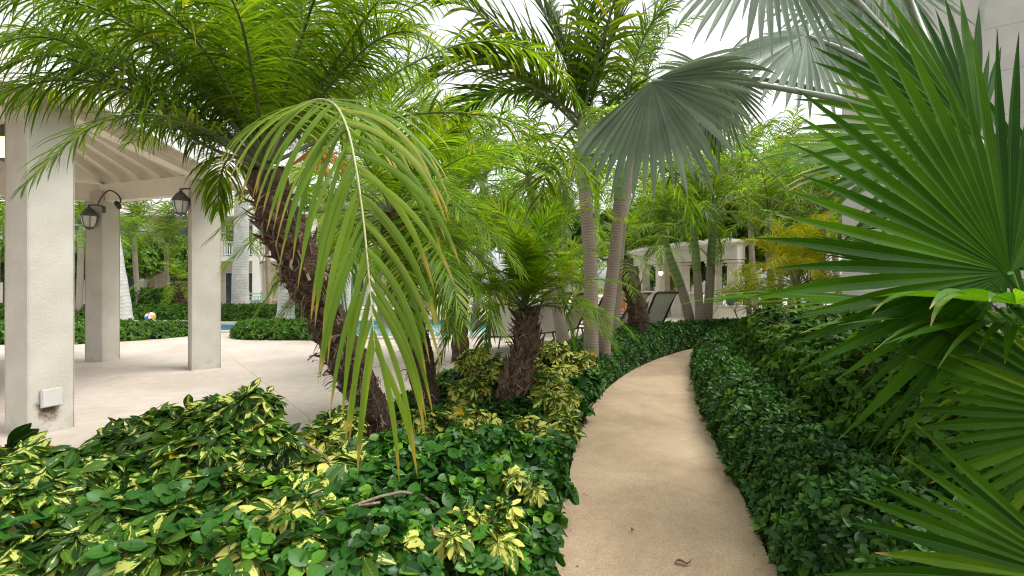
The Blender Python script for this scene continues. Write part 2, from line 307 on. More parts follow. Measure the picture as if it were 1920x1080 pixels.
M = {}
M['path'] = concrete('path_concrete', (.38, .268, .165), (.49, .355, .232), (.59, .445, .295), .26, (.22, .15, .09), joints=((.25, .97, 8.35, .012), (.35, .94, 9.9, .012)))
M['patio'] = concrete('patio_concrete', (.43, .365, .305), (.50, .435, .37), (.55, .49, .425), .10, (.30, .24, .18), joints=((.8, .6, 1.35, .010), (-.6, .8, 9.4, .012), (.15, .99, 12.0, .02)))
M['soil'] = simple('mulch_soil', (.035, .024, .015), (.14, .095, .06), 30, .95, .9, 60, 8, bdist=.03)
M['stucco'] = simple('stucco', (.60, .55, .47), (.72, .68, .61), 3, .85, .55, 38, 6, bdist=.006)
M['beam'] = simple('painted_beam', (.78, .74, .64), (.84, .80, .71), 4, .6, .1, 30, stretch=(1, 1, 1))
M['ceil'] = simple('ceiling_board', (.76, .72, .62), (.82, .78, .68), 2, .7)
M['rooft'] = simple('roof_paint', (.62, .61, .58), (.74, .73, .70), 3, .6, .2, 20)
M['coping'] = simple('pool_coping', (.50, .45, .40), (.58, .53, .48), 6, .8, .2)
M['pygmy'] = leafmat('pygmy_palm_leaf', [(0, (.065, .14, .012)), (.45, (.125, .24, .022)), (.85, (.20, .33, .035)), (1, (.32, .35, .06))], .5, .3, None, None, 1.7, 3, .3, .5, objvar=.18)
M['pygmy_near'] = leafmat('pygmy_palm_near_leaf', [(0, (.10, .19, .03)), (.5, (.16, .27, .05)), (.9, (.22, .32, .07)), (1, (.28, .33, .08))], .46, .34, ((.42, .34, .08), .86), (.30, .34, .10), 1.5, 5, .25)
M['rachis'] = simple('palm_rachis', (.07, .10, .03), (.16, .18, .07), 8, .45)
M['rachis_pale'] = simple('pale_rachis', (.30, .33, .14), (.42, .42, .20), 14, .5, .3, 60)
M['feather'] = leafmat('feather_palm_leaf', [(0, (.045, .105, .012)), (.5, (.10, .20, .02)), (.9, (.17, .28, .035)), (1, (.27, .31, .06))], .48, .28, None, None, 1.7, 1.5, .3, .6, objvar=.25)
M['royalleaf'] = leafmat('royal_palm_leaf', [(0, (.03, .075, .012)), (.6, (.06, .13, .02)), (1, (.12, .19, .03))], .4, .3, None, None, 1.6, 1.5, .3, .6, objvar=.2)
M['bright'] = leafmat('bright_areca_leaf', [(0, (.11, .21, .02)), (.5, (.19, .31, .03)), (1, (.32, .40, .05))], .5, .35, None, None, 1.7, 2, .3, objvar=.2)
M['yellow'] = leafmat('yellow_areca_leaf', [(0, (.34, .40, .03)), (.5, (.56, .56, .05)), (1, (.72, .62, .07))], .45, .4, None, None, 1.3, 2, .25)
M['silver'] = leafmat('silver_fan_leaf', [(0, (.15, .20, .13)), (.5, (.21, .275, .20)), (1, (.32, .39, .31))], .28, .42, ((.30, .24, .14), 1.06), (.42, .47, .42), 1.2, 4, .2, .35)
M['silver_pet'] = simple('silver_petiole', (.30, .34, .27), (.46, .49, .42), 9, .55, .25, 50, stretch=(1, 1, 1))
M['plate'] = simple('cover_plate_paint', (.52, .51, .48), (.60, .59, .56), 6, .5)
M['pygmy_dark'] = leafmat('big_palm_leaf', [(0, (.048, .108, .012)), (.45, (.105, .195, .022)), (.85, (.17, .27, .035)), (1, (.28, .29, .06))], .45, .3, ((.32, .24, .10), 1.03), None, 1.7, 3, .3, .5)
M['green_fan'] = leafmat('green_fan_leaf', [(0, (.014, .058, .004)), (.5, (.034, .100, .007)), (.9, (.06, .15, .012)), (1, (.14, .22, .02))], .50, .42, ((.42, .30, .14), 1.035), (.06, .17, .02), 1.9, 4, .25, .25, stripes=40)
M['green_fan_yellowing'] = leafmat('yellowing_fan_leaf', [(0, (.04, .14, .012)), (.5, (.08, .20, .02)), (1, (.18, .28, .04))], .45, .42, ((.55, .42, .25), .95), (.2, .3, .06), 1.5, 4, .25, .5, stripes=40)  # older yellowing leaf with tan tips, its own colour
M['fan_pet'] = simple('fan_petiole', (.05, .14, .02), (.12, .24, .05), 9, .4)
M['ficus'] = leafmat('ficus_leaf', [(0, (.014, .060, .014)), (.5, (.026, .10, .020)), (.88, (.045, .15, .024)), (1, (.12, .25, .03))], .12, .28, None, (.06, .15, .04), 1.4, 5, .3, .6)
M['hedge'] = leafmat('hedge_leaf', [(0, (.020, .068, .028)), (.5, (.046, .135, .044)), (.9, (.08, .20, .05)), (1, (.17, .29, .07))], .16, .32, None, (.05, .12, .04), 1.4, 4, .35, .7)
M['hedge_tall'] = leafmat('tall_hedge_leaf', [(0, (.022, .072, .012)), (.5, (.050, .135, .020)), (.88, (.09, .20, .03)), (1, (.20, .29, .05))], .22, .38, None, None, 1.5, 2, .4, .45)
M['hedge_far'] = leafmat('clipped_hedge_leaf', [(0, (.03, .09, .02)), (.5, (.06, .15, .03)), (1, (.12, .23, .05))], .22, .35, None, None, 1.5, 2, .3, .5)
M['scheff'] = leafmat('variegated_leaf', [(0, (.012, .045, .010)), (.6, (.028, .088, .016)), (1, (.07, .155, .022))], .25, .33, None, (.16, .24, .05), 1.3, 5, .25, .5, margin=((.54, .57, .13), .6, 1.42))
M['scheff_y'] = leafmat('yellow_variegated_leaf', [(0, (.03, .09, .015)), (.6, (.07, .17, .02)), (1, (.13, .23, .03))], .32, .35, None, (.4, .45, .1), 1.2, 5, .25, .45, margin=((.66, .64, .16), 1.1, 2.0))
M['scheff_o'] = leafmat('ageing_leaf', [(0, (.45, .36, .03)), (.6, (.55, .40, .04)), (1, (.55, .25, .03))], .35, .4, None, None, 1.2, 5, .3, .4)
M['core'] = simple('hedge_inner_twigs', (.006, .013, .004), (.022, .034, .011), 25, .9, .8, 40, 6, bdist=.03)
M['bark'] = simple('shrub_bark', (.12, .085, .055), (.27, .20, .14), 30, .85, .5, 80)
M['shag'] = simple('shaggy_trunk', (.035, .020, .012), (.13, .075, .045), 22, .95, 1.0, 60, 8, bdist=.02)
M['boot'] = simple('leaf_base', (.05, .027, .016), (.17, .10, .065), 15, .9, .6, 60, c3=(.27, .19, .13))
M['fibre'] = simple('trunk_fibre', (.13, .085, .055), (.34, .26, .19), 30, .9)
M['teal'] = simple('teal_railing_paint', (.22, .50, .42), (.30, .58, .50), 3, .5)
M['white'] = simple('white_paint', (.74, .73, .70), (.80, .79, .76), 3, .6)
M['bronze'] = simple('bronze_frame', (.035, .028, .024), (.06, .048, .04), 5, .35)
M['sling'] = simple('sling_fabric', (.62, .57, .48), (.70, .65, .56), 60, .85)
M['lantern'] = simple('lantern_metal', (.05, .065, .06), (.10, .12, .11), 12, .45, .2)
M['glass'] = simple('frosted_glass', (.62, .60, .55), (.70, .68, .63), 8, .25)
M['litglass'] = simple('lit_lantern_glass', (.9, .6, .2), None, emis=((1.0, .60, .16), 2.2))
M['bulb'] = simple('lit_globe', (1, .9, .7), None, emis=((1.0, .84, .55), 3.0))
M['cable'] = simple('black_cable', (.02, .018, .016), (.04, .036, .03), 5, .5)
M['wood'] = simple('orange_wood', (.38, .12, .03), (.52, .19, .06), 8, .5)
def ringbark(name, c1, c2, c3, ring=26, rough=.75):
    m, n, nd, ln = mat(name); uv = nd('UVMap'); sp = nd('SeparateXYZ'); ln(uv.outputs[0], sp.inputs[0]); tc = nd('TexCoord'); nz = nd('TexNoise', i_Scale=5.0, i_Detail=5.0); ln(tc.outputs['Object'], nz.inputs['Vector'])
    a = nd('Math', operation='MULTIPLY_ADD', n_1=float(ring)); ln(sp.outputs[1], a.inputs[0]); q = nd('Math', operation='MULTIPLY', n_1=1.6); ln(nz.outputs[0], q.inputs[0]); ln(q.outputs[0], a.inputs[2])
    f = nd('Math', operation='FRACT'); ln(a.outputs[0], f.inputs[0]); r1 = ramp(nd, [(0, c3), (.12, c1), (.9, c2), (1, c3)]); ln(f.outputs[0], r1.inputs[0])
    n2 = nd('TexNoise', i_Scale=3.0, i_Detail=6.0, i_Roughness=.7); ln(tc.outputs['Object'], n2.inputs['Vector']); g = nd('MapRange', n_1=.3, n_2=.7, n_3=.72, n_4=1.2); ln(n2.outputs[0], g.inputs[0])
    x = nd('VectorMath', operation='SCALE'); ln(r1.outputs[0], x.inputs[0]); ln(g.outputs[0], x.inputs['Scale'])
    p = nd('BsdfPrincipled', i_Roughness=rough); ln(x.outputs[0], p.inputs['Base Color']); b = nd('Bump', i_Strength=.5, i_Distance=.01); ln(f.outputs[0], b.inputs['Height']); ln(b.outputs[0], p.inputs['Normal'])
    o = nd('OutputMaterial'); ln(p.outputs[0], o.inputs[0]); return m
M['ringtrunk'] = ringbark('ringed_trunk', (.38, .31, .245), (.29, .23, .175), (.16, .12, .09))
M['royaltrunk'] = ringbark('royal_trunk', (.60, .58, .55), (.52, .50, .47), (.34, .32, .29), 9)
M['greenshaft'] = ringbark('green_crownshaft', (.22, .30, .09), (.16, .25, .06), (.10, .15, .04), 7, .4)
# ------------------------------------------------ ground, patio, pool, path
def cspline(P, n):
    P = np.asarray(P, float); m = len(P); out = []
    for k in range(n):
        x = k * m / n; i = int(x); t = x - i; a, b, c, e = P[(i - 1) % m], P[i % m], P[(i + 1) % m], P[(i + 2) % m]
        out.append(0.5 * (2 * b + (c - a) * t + (2 * a - 5 * b + 4 * c - e) * t * t + (3 * b - a - 3 * c + e) * t ** 3))
    return np.array(out)
import bmesh
def sheet(name, loops, z, mats, lip=0.0, parent=None):
    bm = bmesh.new(); eds = []
    for lp in loops:
        vs = [bm.verts.new((p[0], p[1], z)) for p in lp]
        for i in range(len(vs)): eds.append(bm.edges.new((vs[i], vs[(i + 1) % len(vs)])))
    bmesh.ops.triangle_fill(bm, edges=eds, use_beauty=True, use_dissolve=False)
    for f in bm.faces:
        if f.normal.z < 0: f.normal_flip()
    if lip:
        for lp in loops:
            a = [bm.verts.new((p[0], p[1], z)) for p in lp]; b = [bm.verts.new((p[0], p[1], z - lip)) for p in lp]
            for i in range(len(a)): j = (i + 1) % len(a); bm.faces.new((a[i], b[i], b[j], a[j]))
    me = bpy.data.meshes.new(name); bm.to_mesh(me); bm.free(); me.materials.append(mats)
    o = bpy.data.objects.new(name, me); C.collection.objects.link(o); o.parent = parent; return o
pool = cspline([(-17, 15.8), (-13, 15.6), (-10.4, 14.9), (-8.6, 14.0), (-6.4, 14.3), (-4.4, 12.9), (-2.4, 12.3), (-.8, 12.9), (.2, 14.6), (-.3, 17.2), (-2.5, 19.0), (-5.5, 18.6), (-8.0, 16.9), (-11, 16.9), (-14, 17.6), (-17.5, 17.4)], 96)
cen = pool.mean(0)
def offs(P, d):
    T = nrm(np.roll(P, -1, 0) - np.roll(P, 1, 0)); Nn = np.stack([T[:, 1], -T[:, 0]], -1); return P + Nn * d
big = [(-250, -60), (250, -60), (250, 400), (-250, 400)]
PLe = [(1015, 1150), (1030, 1080), (1050, 985), (1070, 890), (1082, 830), (1110, 770), (1150, 725), (1200, 692), (1260, 668), (1315, 655)]
PRi = [(1500, 1150), (1455, 1080), (1420, 1000), (1385, 930), (1350, 860), (1322, 790), (1305, 730), (1303, 690)]
pl = [gp(*p)[:2] for p in PLe]; pr = [gp(*p)[:2] for p in PRi]
pl = [V(pl[0][0] - .15, .6), V(pl[0][0] - .1, 1.4)] + pl[1:] + [V(5.4, 11.2), V(7.5, 11.8), V(10, 12.0)]
pr = [V(1.30, .6), V(1.28, 1.4)] + pr[1:] + [V(3.35, 8.9), V(4.1, 9.75), V(5.4, 10.25), V(7.5, 10.6), V(10, 10.8)]
pathL = spline([(a[0], a[1], 0) for a in pl], 90)[:, :2]; pathR = spline([(a[0], a[1], 0) for a in pr], 90)[:, :2]
ground = tag(sheet('ground', [big, offs(pool, .02)], 0.0, M['soil']), kind='structure')
pth = tag(sheet('path', [np.vstack([pathL, pathR[::-1]])], .045, M['path'], lip=.06), kind='structure')
bedline = spline([(-7, -3, 0), (-3.6, 1.6, 0), (-2.75, 2.25, 0), (-2.0, 2.75, 0), (-1.5, 3.25, 0), (-1.3, 4.0, 0), (-1.2, 5.0, 0), (-.85, 6.3, 0), (-.2, 7.3, 0), (.75, 8.1, 0), (1.7, 9.4, 0), (3.1, 11.4, 0), (5, 13, 0), (9, 14.6, 0), (16, 15.5, 0), (40, 16, 0)], 110)[:, :2]
patio_poly = np.vstack([bedline, [(40, 70), (-60, 70), (-60, -3)]])
tag(sheet('patio', [patio_poly, offs(pool, .20)], .03, M['patio'], lip=.04), kind='structure')
# coping ring, tiled wall, water
m = MB(); P0 = offs(pool, .30); P1 = offs(pool, -.06); n = len(pool)
ring = [(P0, .028), (P0, .075), (P1, .075), (P1, .02)]
Vv = np.vstack([np.column_stack([p, np.full(n, z)]) for p, z in ring]); F = []
for k in range(3):
    for i in range(n): j = (i + 1) % n; F.append((k * n + i, k * n + j, (k + 1) * n + j, (k + 1) * n + i))
m.add(Vv, F); tag(m.build('pool_coping', M['coping']), kind='structure')
mt, ntr, nd, ln = mat('pool_tile'); tc = nd('TexCoord'); br = nd('TexBrick', i_Scale=6.0); br.inputs['Color1'].default_value = (.06, .16, .36, 1); br.inputs['Color2'].default_value = (.12, .30, .50, 1); br.inputs['Mortar'].default_value = (.5, .55, .58, 1)
br.inputs['Mortar Size'].default_value = .03; br.offset = 0; uvn = nd('UVMap'); ln(uvn.outputs[0], br.inputs['Vector']); p = nd('BsdfPrincipled', i_Roughness=.2); ln(br.outputs[0], p.inputs[0]); o = nd('OutputMaterial'); ln(p.outputs[0], o.inputs[0]); M['tile'] = mt
m = MB(); Vv = np.vstack([np.column_stack([pool, np.full(n, z)]) for z in (.03, -1.2)]); F = [(i, (i + 1) % n, n + (i + 1) % n, n + i) for i in range(n)]
d = np.linalg.norm(np.roll(pool, -1, 0) - pool, axis=1); L = np.concatenate([[0], np.cumsum(d)]); m.add(Vv, F, [((L[i], 0), (L[i + 1], 0), (L[i + 1], 1.2), (L[i], 1.2)) for i in range(n)])
tag(m.build('pool_wall', M['tile']), kind='structure')
M['poolfloor'] = simple('pool_floor', (.20, .52, .55), (.30, .62, .64), 3); tag(sheet('pool_floor', [offs(pool, .0)], -1.19, M['poolfloor']), kind='structure')
mt, ntr, nd, ln = mat('pool_water'); p = nd('BsdfPrincipled', i_Roughness=.06); p.inputs['Base Color'].default_value = (.22, .62, .62, 1); p.inputs['IOR'].default_value = 1.33
tc = nd('TexCoord'); nz = nd('TexNoise', i_Scale=5.0, i_Detail=3.0); ln(tc.outputs['Object'], nz.inputs['Vector']); b = nd('Bump', i_Strength=.3, i_Distance=.03); ln(nz.outputs[0], b.inputs['Height']); ln(b.outputs[0], p.inputs['Normal'])
o = nd('OutputMaterial'); ln(p.outputs[0], o.inputs[0]); M['water'] = mt
tag(sheet('pool_water', [offs(pool, -.001)], -.13, M['water']), kind='structure')

# ------------------------------------------------ pavilion
cs = [((-4.20, 4.30), 20.4, .35, 2.98), ((-4.95, 7.66), 50, .40, 2.98), ((-7.06, 8.54), 8, .345, 2.98)]
pav_loc = V(-7.2, 5.6, .03)
pav = empty('pavilion', pav_loc, 'cream stucco pool pavilion with square columns and a pale sloping roof', 'pavilion')
mt, ntr, nd, ln = mat('stucco_stained'); tc = nd('TexCoord'); nz = nd('TexNoise', i_Scale=3.0, i_Detail=6.0); ln(tc.outputs['Object'], nz.inputs['Vector']); r = ramp(nd, [(.3, (.47, .445, .375)), (.7, (.56, .535, .47))]); ln(nz.outputs[0], r.inputs[0])
ge = nd('NewGeometry'); 
BX = V(-4.118, 4.545, .325)
n2 = nd('TexNoise', i_Scale=16.0, i_Detail=6.0, i_Roughness=.7); ln(ge.outputs['Position'], n2.inputs['Vector'])
sb = nd('VectorMath', operation='SUBTRACT'); ln(ge.outputs['Position'], sb.inputs[0]); sb.inputs[1].default_value = (BX[0] - .03, BX[1] - .10, BX[2] - .07)
mp = nd('Mapping'); mp.inputs['Scale'].default_value = (1, 1, .75); ln(sb.outputs[0], mp.inputs[0]); le = nd('VectorMath', operation='LENGTH'); ln(mp.outputs[0], le.inputs[0])
f1 = nd('MapRange', n_1=.02, n_2=.17, n_3=.50, n_4=-.12); ln(le.outputs['Value'], f1.inputs[0]); ad = nd('Math', operation='ADD'); ln(f1.outputs[0], ad.inputs[0]); ln(n2.outputs[0], ad.inputs[1])
f2 = nd('MapRange', n_1=.62, n_2=.95); ln(ad.outputs[0], f2.inputs[0]); mx = nd('MixRGB'); ln(f2.outputs[0], mx.inputs[0]); ln(r.outputs[0], mx.inputs[1]); mx.inputs[2].default_value = (.09, .045, .02, 1)
sz = nd('SeparateXYZ'); ln(ge.outputs['Position'], sz.inputs[0]); f3 = nd('MapRange', n_1=.03, n_2=.28, n_3=.75, n_4=0); ln(sz.outputs[2], f3.inputs[0]); f4 = nd('Math', operation='MULTIPLY'); n3 = nd('TexNoise', i_Scale=9.0, i_Detail=5.0); ln(ge.outputs['Position'], n3.inputs['Vector']); f5 = nd('MapRange', n_1=.42, n_2=.7); ln(n3.outputs[0], f5.inputs[0]); ln(f3.outputs[0], f4.inputs[0]); ln(f5.outputs[0], f4.inputs[1])
mx2 = nd('MixRGB'); ln(f4.outputs[0], mx2.inputs[0]); ln(mx.outputs[0], mx2.inputs[1]); mx2.inputs[2].default_value = (.33, .31, .27, 1)
p = nd('BsdfPrincipled', i_Roughness=.85); ln(mx2.outputs[0], p.inputs[0]); nb = nd('TexNoise', i_Scale=38.0, i_Detail=6.0, i_Roughness=.6); ln(tc.outputs['Object'], nb.inputs['Vector']); b = nd('Bump', i_Strength=.6, i_Distance=.007); ln(nb.outputs[0], b.inputs['Height']); ln(b.outputs[0], p.inputs['Normal']); o = nd('OutputMaterial'); ln(p.outputs[0], o.inputs[0]); M['stuccos'] = mt
colc = []
def column(C0, th, s, top, mtl, name='column'):
    th = R_(th); u = V(math.sin(th), math.cos(th)); v = V(-math.cos(th), math.sin(th)); c = V(*C0) + (u + v) * s / 2; colc.append(c)
    mm = MB(); a = .008; K = []
    for (p, q) in ((-1, -1), (1, -1), (1, 1), (-1, 1)):     # chamfered corners
        K += [(p * (s / 2 - (a if p * q > 0 else 0)), q * (s / 2 - (0 if p * q > 0 else a))), (p * (s / 2 - (0 if p * q > 0 else a)), q * (s / 2 - (a if p * q > 0 else 0)))]
    K = np.array(K); W = np.array([c + u * y + v * x for x, y in K]); n8 = len(W)
    Vv = np.vstack([np.column_stack([W, np.full(n8, z)]) for z in (.03, top)]); mm.add(Vv, [(i, (i + 1) % n8, n8 + (i + 1) % n8, n8 + i) for i in range(n8)])
    return mm.build(name, mtl, pav, loc=pav_loc), u, v, c
col1, u1, v1, c1 = column(*cs[0], M['stuccos']); col1['label'] = 'nearest column with a white cover plate and rust stain'
column(*cs[1], M['stuccos']); column(*cs[2], M['stuccos'])
extra = [(-6.0, 2.2), (-10.3, 6.9), (-10.0, 3.6)]
for e in extra[1:]: column(e, 20, .35, 2.98, M['stuccos'])
# cover plate on the near column
mm = MB(); fo = V(u1[1], -u1[0]); cp = BX; Mx = np.column_stack([V(u1[0], u1[1], 0), V(fo[0], fo[1], 0), V(0, 0, 1)]); cpt = V(*(c1 + fo * (.175 + .012) + u1 * -.01), .345)
mm.box(cpt, (.155, .022, .16), M=Mx); mm.box(cpt + V(fo[0], fo[1], 0) * .014, (.14, .008, .145), M=Mx)
mm.build('cover_plate', M['plate'], col1, loc=pav_loc)
corn = [V(-6.2, 2.0), colc[0], colc[1], colc[2], V(*extra[1]), V(*extra[2])]; ctr = V(-7.3, 5.3)
mm = MB()
for i in range(6):
    a, b = corn[i], corn[(i + 1) % 6]; d = b - a; L = np.linalg.norm(d); mm.box((*((a + b) / 2), 3.06 if i < 2 else 2.96), (L + .1, .16, .12 if i < 2 else .30), rot=math.atan2(d[1], d[0]))
mm.build('ring_beam', M['beam'], pav, loc=pav_loc)
apex = V(ctr[0], ctr[1], 4.75); EV = [ctr + (c - ctr) * (1 + .62 / np.linalg.norm(c - ctr)) for c in corn]; ze = 2.98
mm = MB(); mc = MB(); mf = MB()
for i in range(6):
    a, b = EV[i], EV[(i + 1) % 6]; mm.add([(*a, ze + .17), (*b, ze + .17), apex + V(0, 0, .14)], [(0, 1, 2)]); mc.add([(*a, ze + .045), (*b, ze + .045), apex], [(0, 2, 1)])
    d = b - a; mf.box((*((a + b) / 2), ze + .09), (np.linalg.norm(d) + .04, .035, .2), rot=math.atan2(d[1], d[0]))
mm.build('roof', M['rooft'], pav, loc=pav_loc); mc.build('ceiling', M['ceil'], pav, loc=pav_loc); mf.build('fascia', M['white'], pav, loc=pav_loc)
for i in range(6):
    a, b = EV[i], EV[(i + 1) % 6]; k = 5
    for q in range(k):
        f = (q + .0) / k; s0 = V(*(a + (b - a) * f), ze); e0 = apex + V(0, 0, -.04); e0[:2] = e0[:2] + (s0[:2] - e0[:2]) * .08; s0[:2] += (ctr - s0[:2]) * .05
        e0[2] = ze + (apex[2] - ze) * .92 - .03; s0[2] = ze + (apex[2] - ze) * .05 - .015
        mr = MB(); dv = e0 - s0; Lr = np.linalg.norm(dv); x = dv / Lr; y = nrm(np.cross(V(0, 0, 1), x)); z = np.cross(x, y); mr.box((s0 + e0) / 2, (Lr, .07, .15), M=np.column_stack([x, y, z])); mr.build('rafter', M['beam'], pav, loc=pav_loc)

# ------------------------------------------------ lanterns
def lantern(loc, wall, lit, label, group='wall lanterns on the pavilion columns'):
    o = empty('wall_lantern', loc, label, 'lantern', group); L = V(*loc)
    m = MB(); m.lathe(L, [(.0, .235), (.018, .23), (.022, .21), (.012, .195), (.03, .185), (.035, .165), (.06, .155), (.105, .09), (.125, .05), (.13, .04), (.118, .03), (0, .03)], 12); m.build('cap', M['lantern'], o, True, L)
    m = MB(); m.lathe(L, [(.112, .03), (.108, -.02), (.092, -.09), (.062, -.155), (.04, -.165), (0, -.165)], 12); m.build('glass', M['litglass' if lit else 'glass'], o, True, L)
    m = MB()
    for k in range(6):
        a = k * math.pi / 3 + .3; m.tube([L + V(r * math.cos(a), r * math.sin(a), z) for r, z in ((.118, .03), (.114, -.02), (.097, -.09), (.066, -.16))], .006, 5)
    m.lathe(L, [(.068, -.152), (.068, -.175), (.03, -.185), (.012, -.20), (0, -.20)], 12); m.build('cage', M['lantern'], o, False, L)
    m = MB(); W = V(*wall); m.tube(spline([L + V(0, 0, .21), L + V(0, 0, .23) + (W - L) * .3, W + V(0, 0, .215), W + V(0, 0, .17)], 9), .014, 6)
    d = nrm((W - L) * V(1, 1, 0)); m.tube([W + V(0, 0, .16) - d * .03, W + V(0, 0, .16) + d * .02], .055, 10); m.build('bracket', M['lantern'], o, False, L); return o
l3 = at(339, 381, 7.75); lantern(l3, l3 + V(.19, .03, 0), False, 'grey green lantern with frosted glass on the rightmost pavilion column')
l2 = at(167, 409, 8.45); lantern(l2, l2 + V(.16, .12, 0), False, 'grey green lantern on the middle column, below the looping black cable')
l1 = at(16, 268, 4.62); lantern(l1, l1 + V(.16, -.05, 0), True, 'lit amber lantern at the left edge of the photo, behind the nearest column')
# cable loop on middle column and fairy lights along the eave
m = MB(); pts = [at(183, 385, 8.42), at(190, 370, 8.38), at(205, 357, 8.36), at(222, 366, 8.4), at(226, 378, 8.4), at(218, 386, 8.42), at(224, 390, 8.42)]
m.tube(spline(pts, 24), .012, 6); m.tube(spline([at(217, 378, 8.40), at(221, 384, 8.38), at(225, 392, 8.40)], 6), [.02, .04, .045, .04, .035, .02], 7)
o = m.build('black_cable', M['cable'], loc=pts[0]); tag(o, 'black power cable with a plug looping over the top of the middle column', 'cable')
m = MB(); fe = MB(); P = []
for k in range(80):
    t = k / 79; p = np.array([*(EV[1] + (EV[2] - EV[1]) * t), 3.16 - .06 * abs(math.sin(t * 22))]); P.append(p + V(.04, 0, 0))
P += [V(*(EV[2] + (EV[3] - EV[2]) * t), 2.98 - .35 * math.sin(t * 3.1)) + rng.normal(0, .012, 3) for t in np.linspace(0.02, 1, 40)]
P = np.array(P); so_ = empty('fairy_lights', P[0], 'thin dark string of tiny bulbs running along the pavilion eave', 'string lights')
m.tube(P, .004, 4); m.build('cord', M['cable'], so_, loc=P[0])
for p in P[::2]: fe.tube([p, p + V(rng.normal(0, .012), rng.normal(0, .012), -.045)], [.006, .003], 4)
tag(fe.build('bulbs', M['glass'], so_, loc=P[0]), kind='stuff')

# ------------------------------------------------ building to the right (pale rendered wall with block joints)
def jointed(name, c1, c2, s=1.0, w=.9, h=.62):
    m_, n_, nd, ln = mat(name); uv = nd('UVMap'); br = nd('TexBrick', i_Scale=1.0); br.inputs['Brick Width'].default_value = w; br.inputs['Row Height'].default_value = h; br.inputs['Mortar Size'].default_value = .006
    br.inputs['Color1'].default_value = (*c1, 1); br.inputs['Color2'].default_value = (*c2, 1); br.inputs['Mortar'].default_value = (.42, .39, .35, 1); ln(uv.outputs[0], br.inputs['Vector'])
    tc = nd('TexCoord'); nz = nd('TexNoise', i_Scale=2.0, i_Detail=6.0); ln(tc.outputs['Object'], nz.inputs['Vector']); f = nd('MapRange', n_1=.3, n_2=.7, n_3=.85, n_4=1.1); ln(nz.outputs[0], f.inputs[0]); x = nd('VectorMath', operation='SCALE'); ln(br.outputs[0], x.inputs[0]); ln(f.outputs[0], x.inputs['Scale'])
    p = nd('BsdfPrincipled', i_Roughness=.85); ln(x.outputs[0], p.inputs[0]); o = nd('OutputMaterial'); ln(p.outputs[0], o.inputs[0]); return m_
M['blocks'] = jointed('jointed_render', (.60, .57, .51), (.64, .61, .55))
def uvbox(m, x0, x1, y0, y1, z0, z1):
    Vv = [(x0, y0, z0), (x1, y0, z0), (x1, y1, z0), (x0, y1, z0), (x0, y0, z1), (x1, y0, z1), (x1, y1, z1), (x0, y1, z1)]
    F = [(0, 1, 5, 4), (1, 2, 6, 5), (2, 3, 7, 6), (3, 0, 4, 7), (4, 5, 6, 7)]; uv = []
    for f in F:
        P = [Vv[i] for i in f]; uv.append([(p[0], p[1]) for p in P] if f == (4, 5, 6, 7) else ([(p[0], p[2]) for p in P] if P[0][1] == P[1][1] else [(p[1], p[2]) for p in P]))
    m.add(Vv, F, uv)
bl = V(6.0, 8.2, 0); bt = empty('tower_building', bl, 'pale grey rendered building with block joints behind the right hand palms', 'building')
BTH = -R_(38); bt.location = (0, 0, 0); bt.location = (5.32, 8.0, 0); bt.rotation_euler = (0, 0, BTH)
m = MB(); uvbox(m, .06, 7.5, .06, 6.0, 0, 6.6); m.build('wall', M['blocks'], bt)
m = MB(); uvbox(m, 0, .62, 0, .62, 0, 6.6); m.build('corner_pier', M['blocks'], bt)
m = MB(); m.box((3.7, 3.0, 6.72), (8.0, 6.6, .24)); m.box((3.7, 3.0, 6.92), (7.6, 6.2, .16)); m.build('cornice', M['white'], bt)
m = MB(); m.box((5.2, .04, 3.4), (1.3, .07, 1.6)); wn = m.build('window', M['white'], bt); m = MB(); m.box((5.2, -.004, 3.4), (1.14, .03, 1.44)); M['dglass'] = simple('dark_glass', (.05, .07, .08), None, rough=.08); m.build('pane', M['dglass'], wn)

# ------------------------------------------------ hotel block far behind the pool
hl = V(-18, 34, 0); ht = empty('hotel_building', hl, 'long cream hotel block with balconies beyond the pool, behind the palms', 'building')
M['cream'] = simple('cream_render', (.66, .60, .47), (.72, .66, .54), 1.5, .85); M['rooftile'] = simple('tan_roof', (.40, .34, .27), (.50, .43, .35), 4, .8)
m = MB(); uvbox(m, -40, -8.2, 33, 44, 0, 6.0); m.build('wall', M['cream'], ht, loc=hl)
m = MB(); m.add([(-41, 32, 6.0), (-7.4, 32, 6.0), (-7.4, 45, 6.0), (-41, 45, 6.0), (-37, 38.5, 7.6), (-11.5, 38.5, 7.6)], [(0, 1, 5, 4), (2, 3, 4, 5)]); m.add([(-7.4, 32, 6.0), (-7.4, 45, 6.0), (-11.5, 38.5, 7.6)], [(0, 1, 2)]); m.build('roof', M['rooftile'], ht, loc=hl)
for z in (3.05, 5.9):
    m = MB(); m.box((-24, 32.3, z), (32.2, 1.5, .28)); m.build('balcony_slab', M['white'], ht, loc=hl)
for x in np.arange(-38.5, -8.6, 3.7):
    m = MB(); m.box((x, 31.75, 1.5), (.42, .42, 2.8)); m.box((x, 31.75, 4.47), (.36, .36, 2.56)); m.build('pillar', M['white'], ht, loc=hl)
for x in np.arange(-36.6, -9, 3.7):
    for z in (1.15, 4.3):
        m = MB(); m.box((x, 32.96, z), (1.9, .12, 2.2)); w = m.build('window', M['white'], ht, loc=hl); m = MB(); m.box((x, 32.88, z), (1.7, .04, 2.0)); m.build('pane', M['dglass'], w, loc=hl)
    m = MB(); m.box((x, 31.7, 4.12), (3.3, .05, .06)); m.box((x, 31.7, 3.3), (3.3, .05, .05))
    for q in np.arange(-1.55, 1.6, .16): m.box((x + q, 31.7, 3.7), (.05, .04, .8))
    m.build('railing', M['white'], ht, loc=hl)
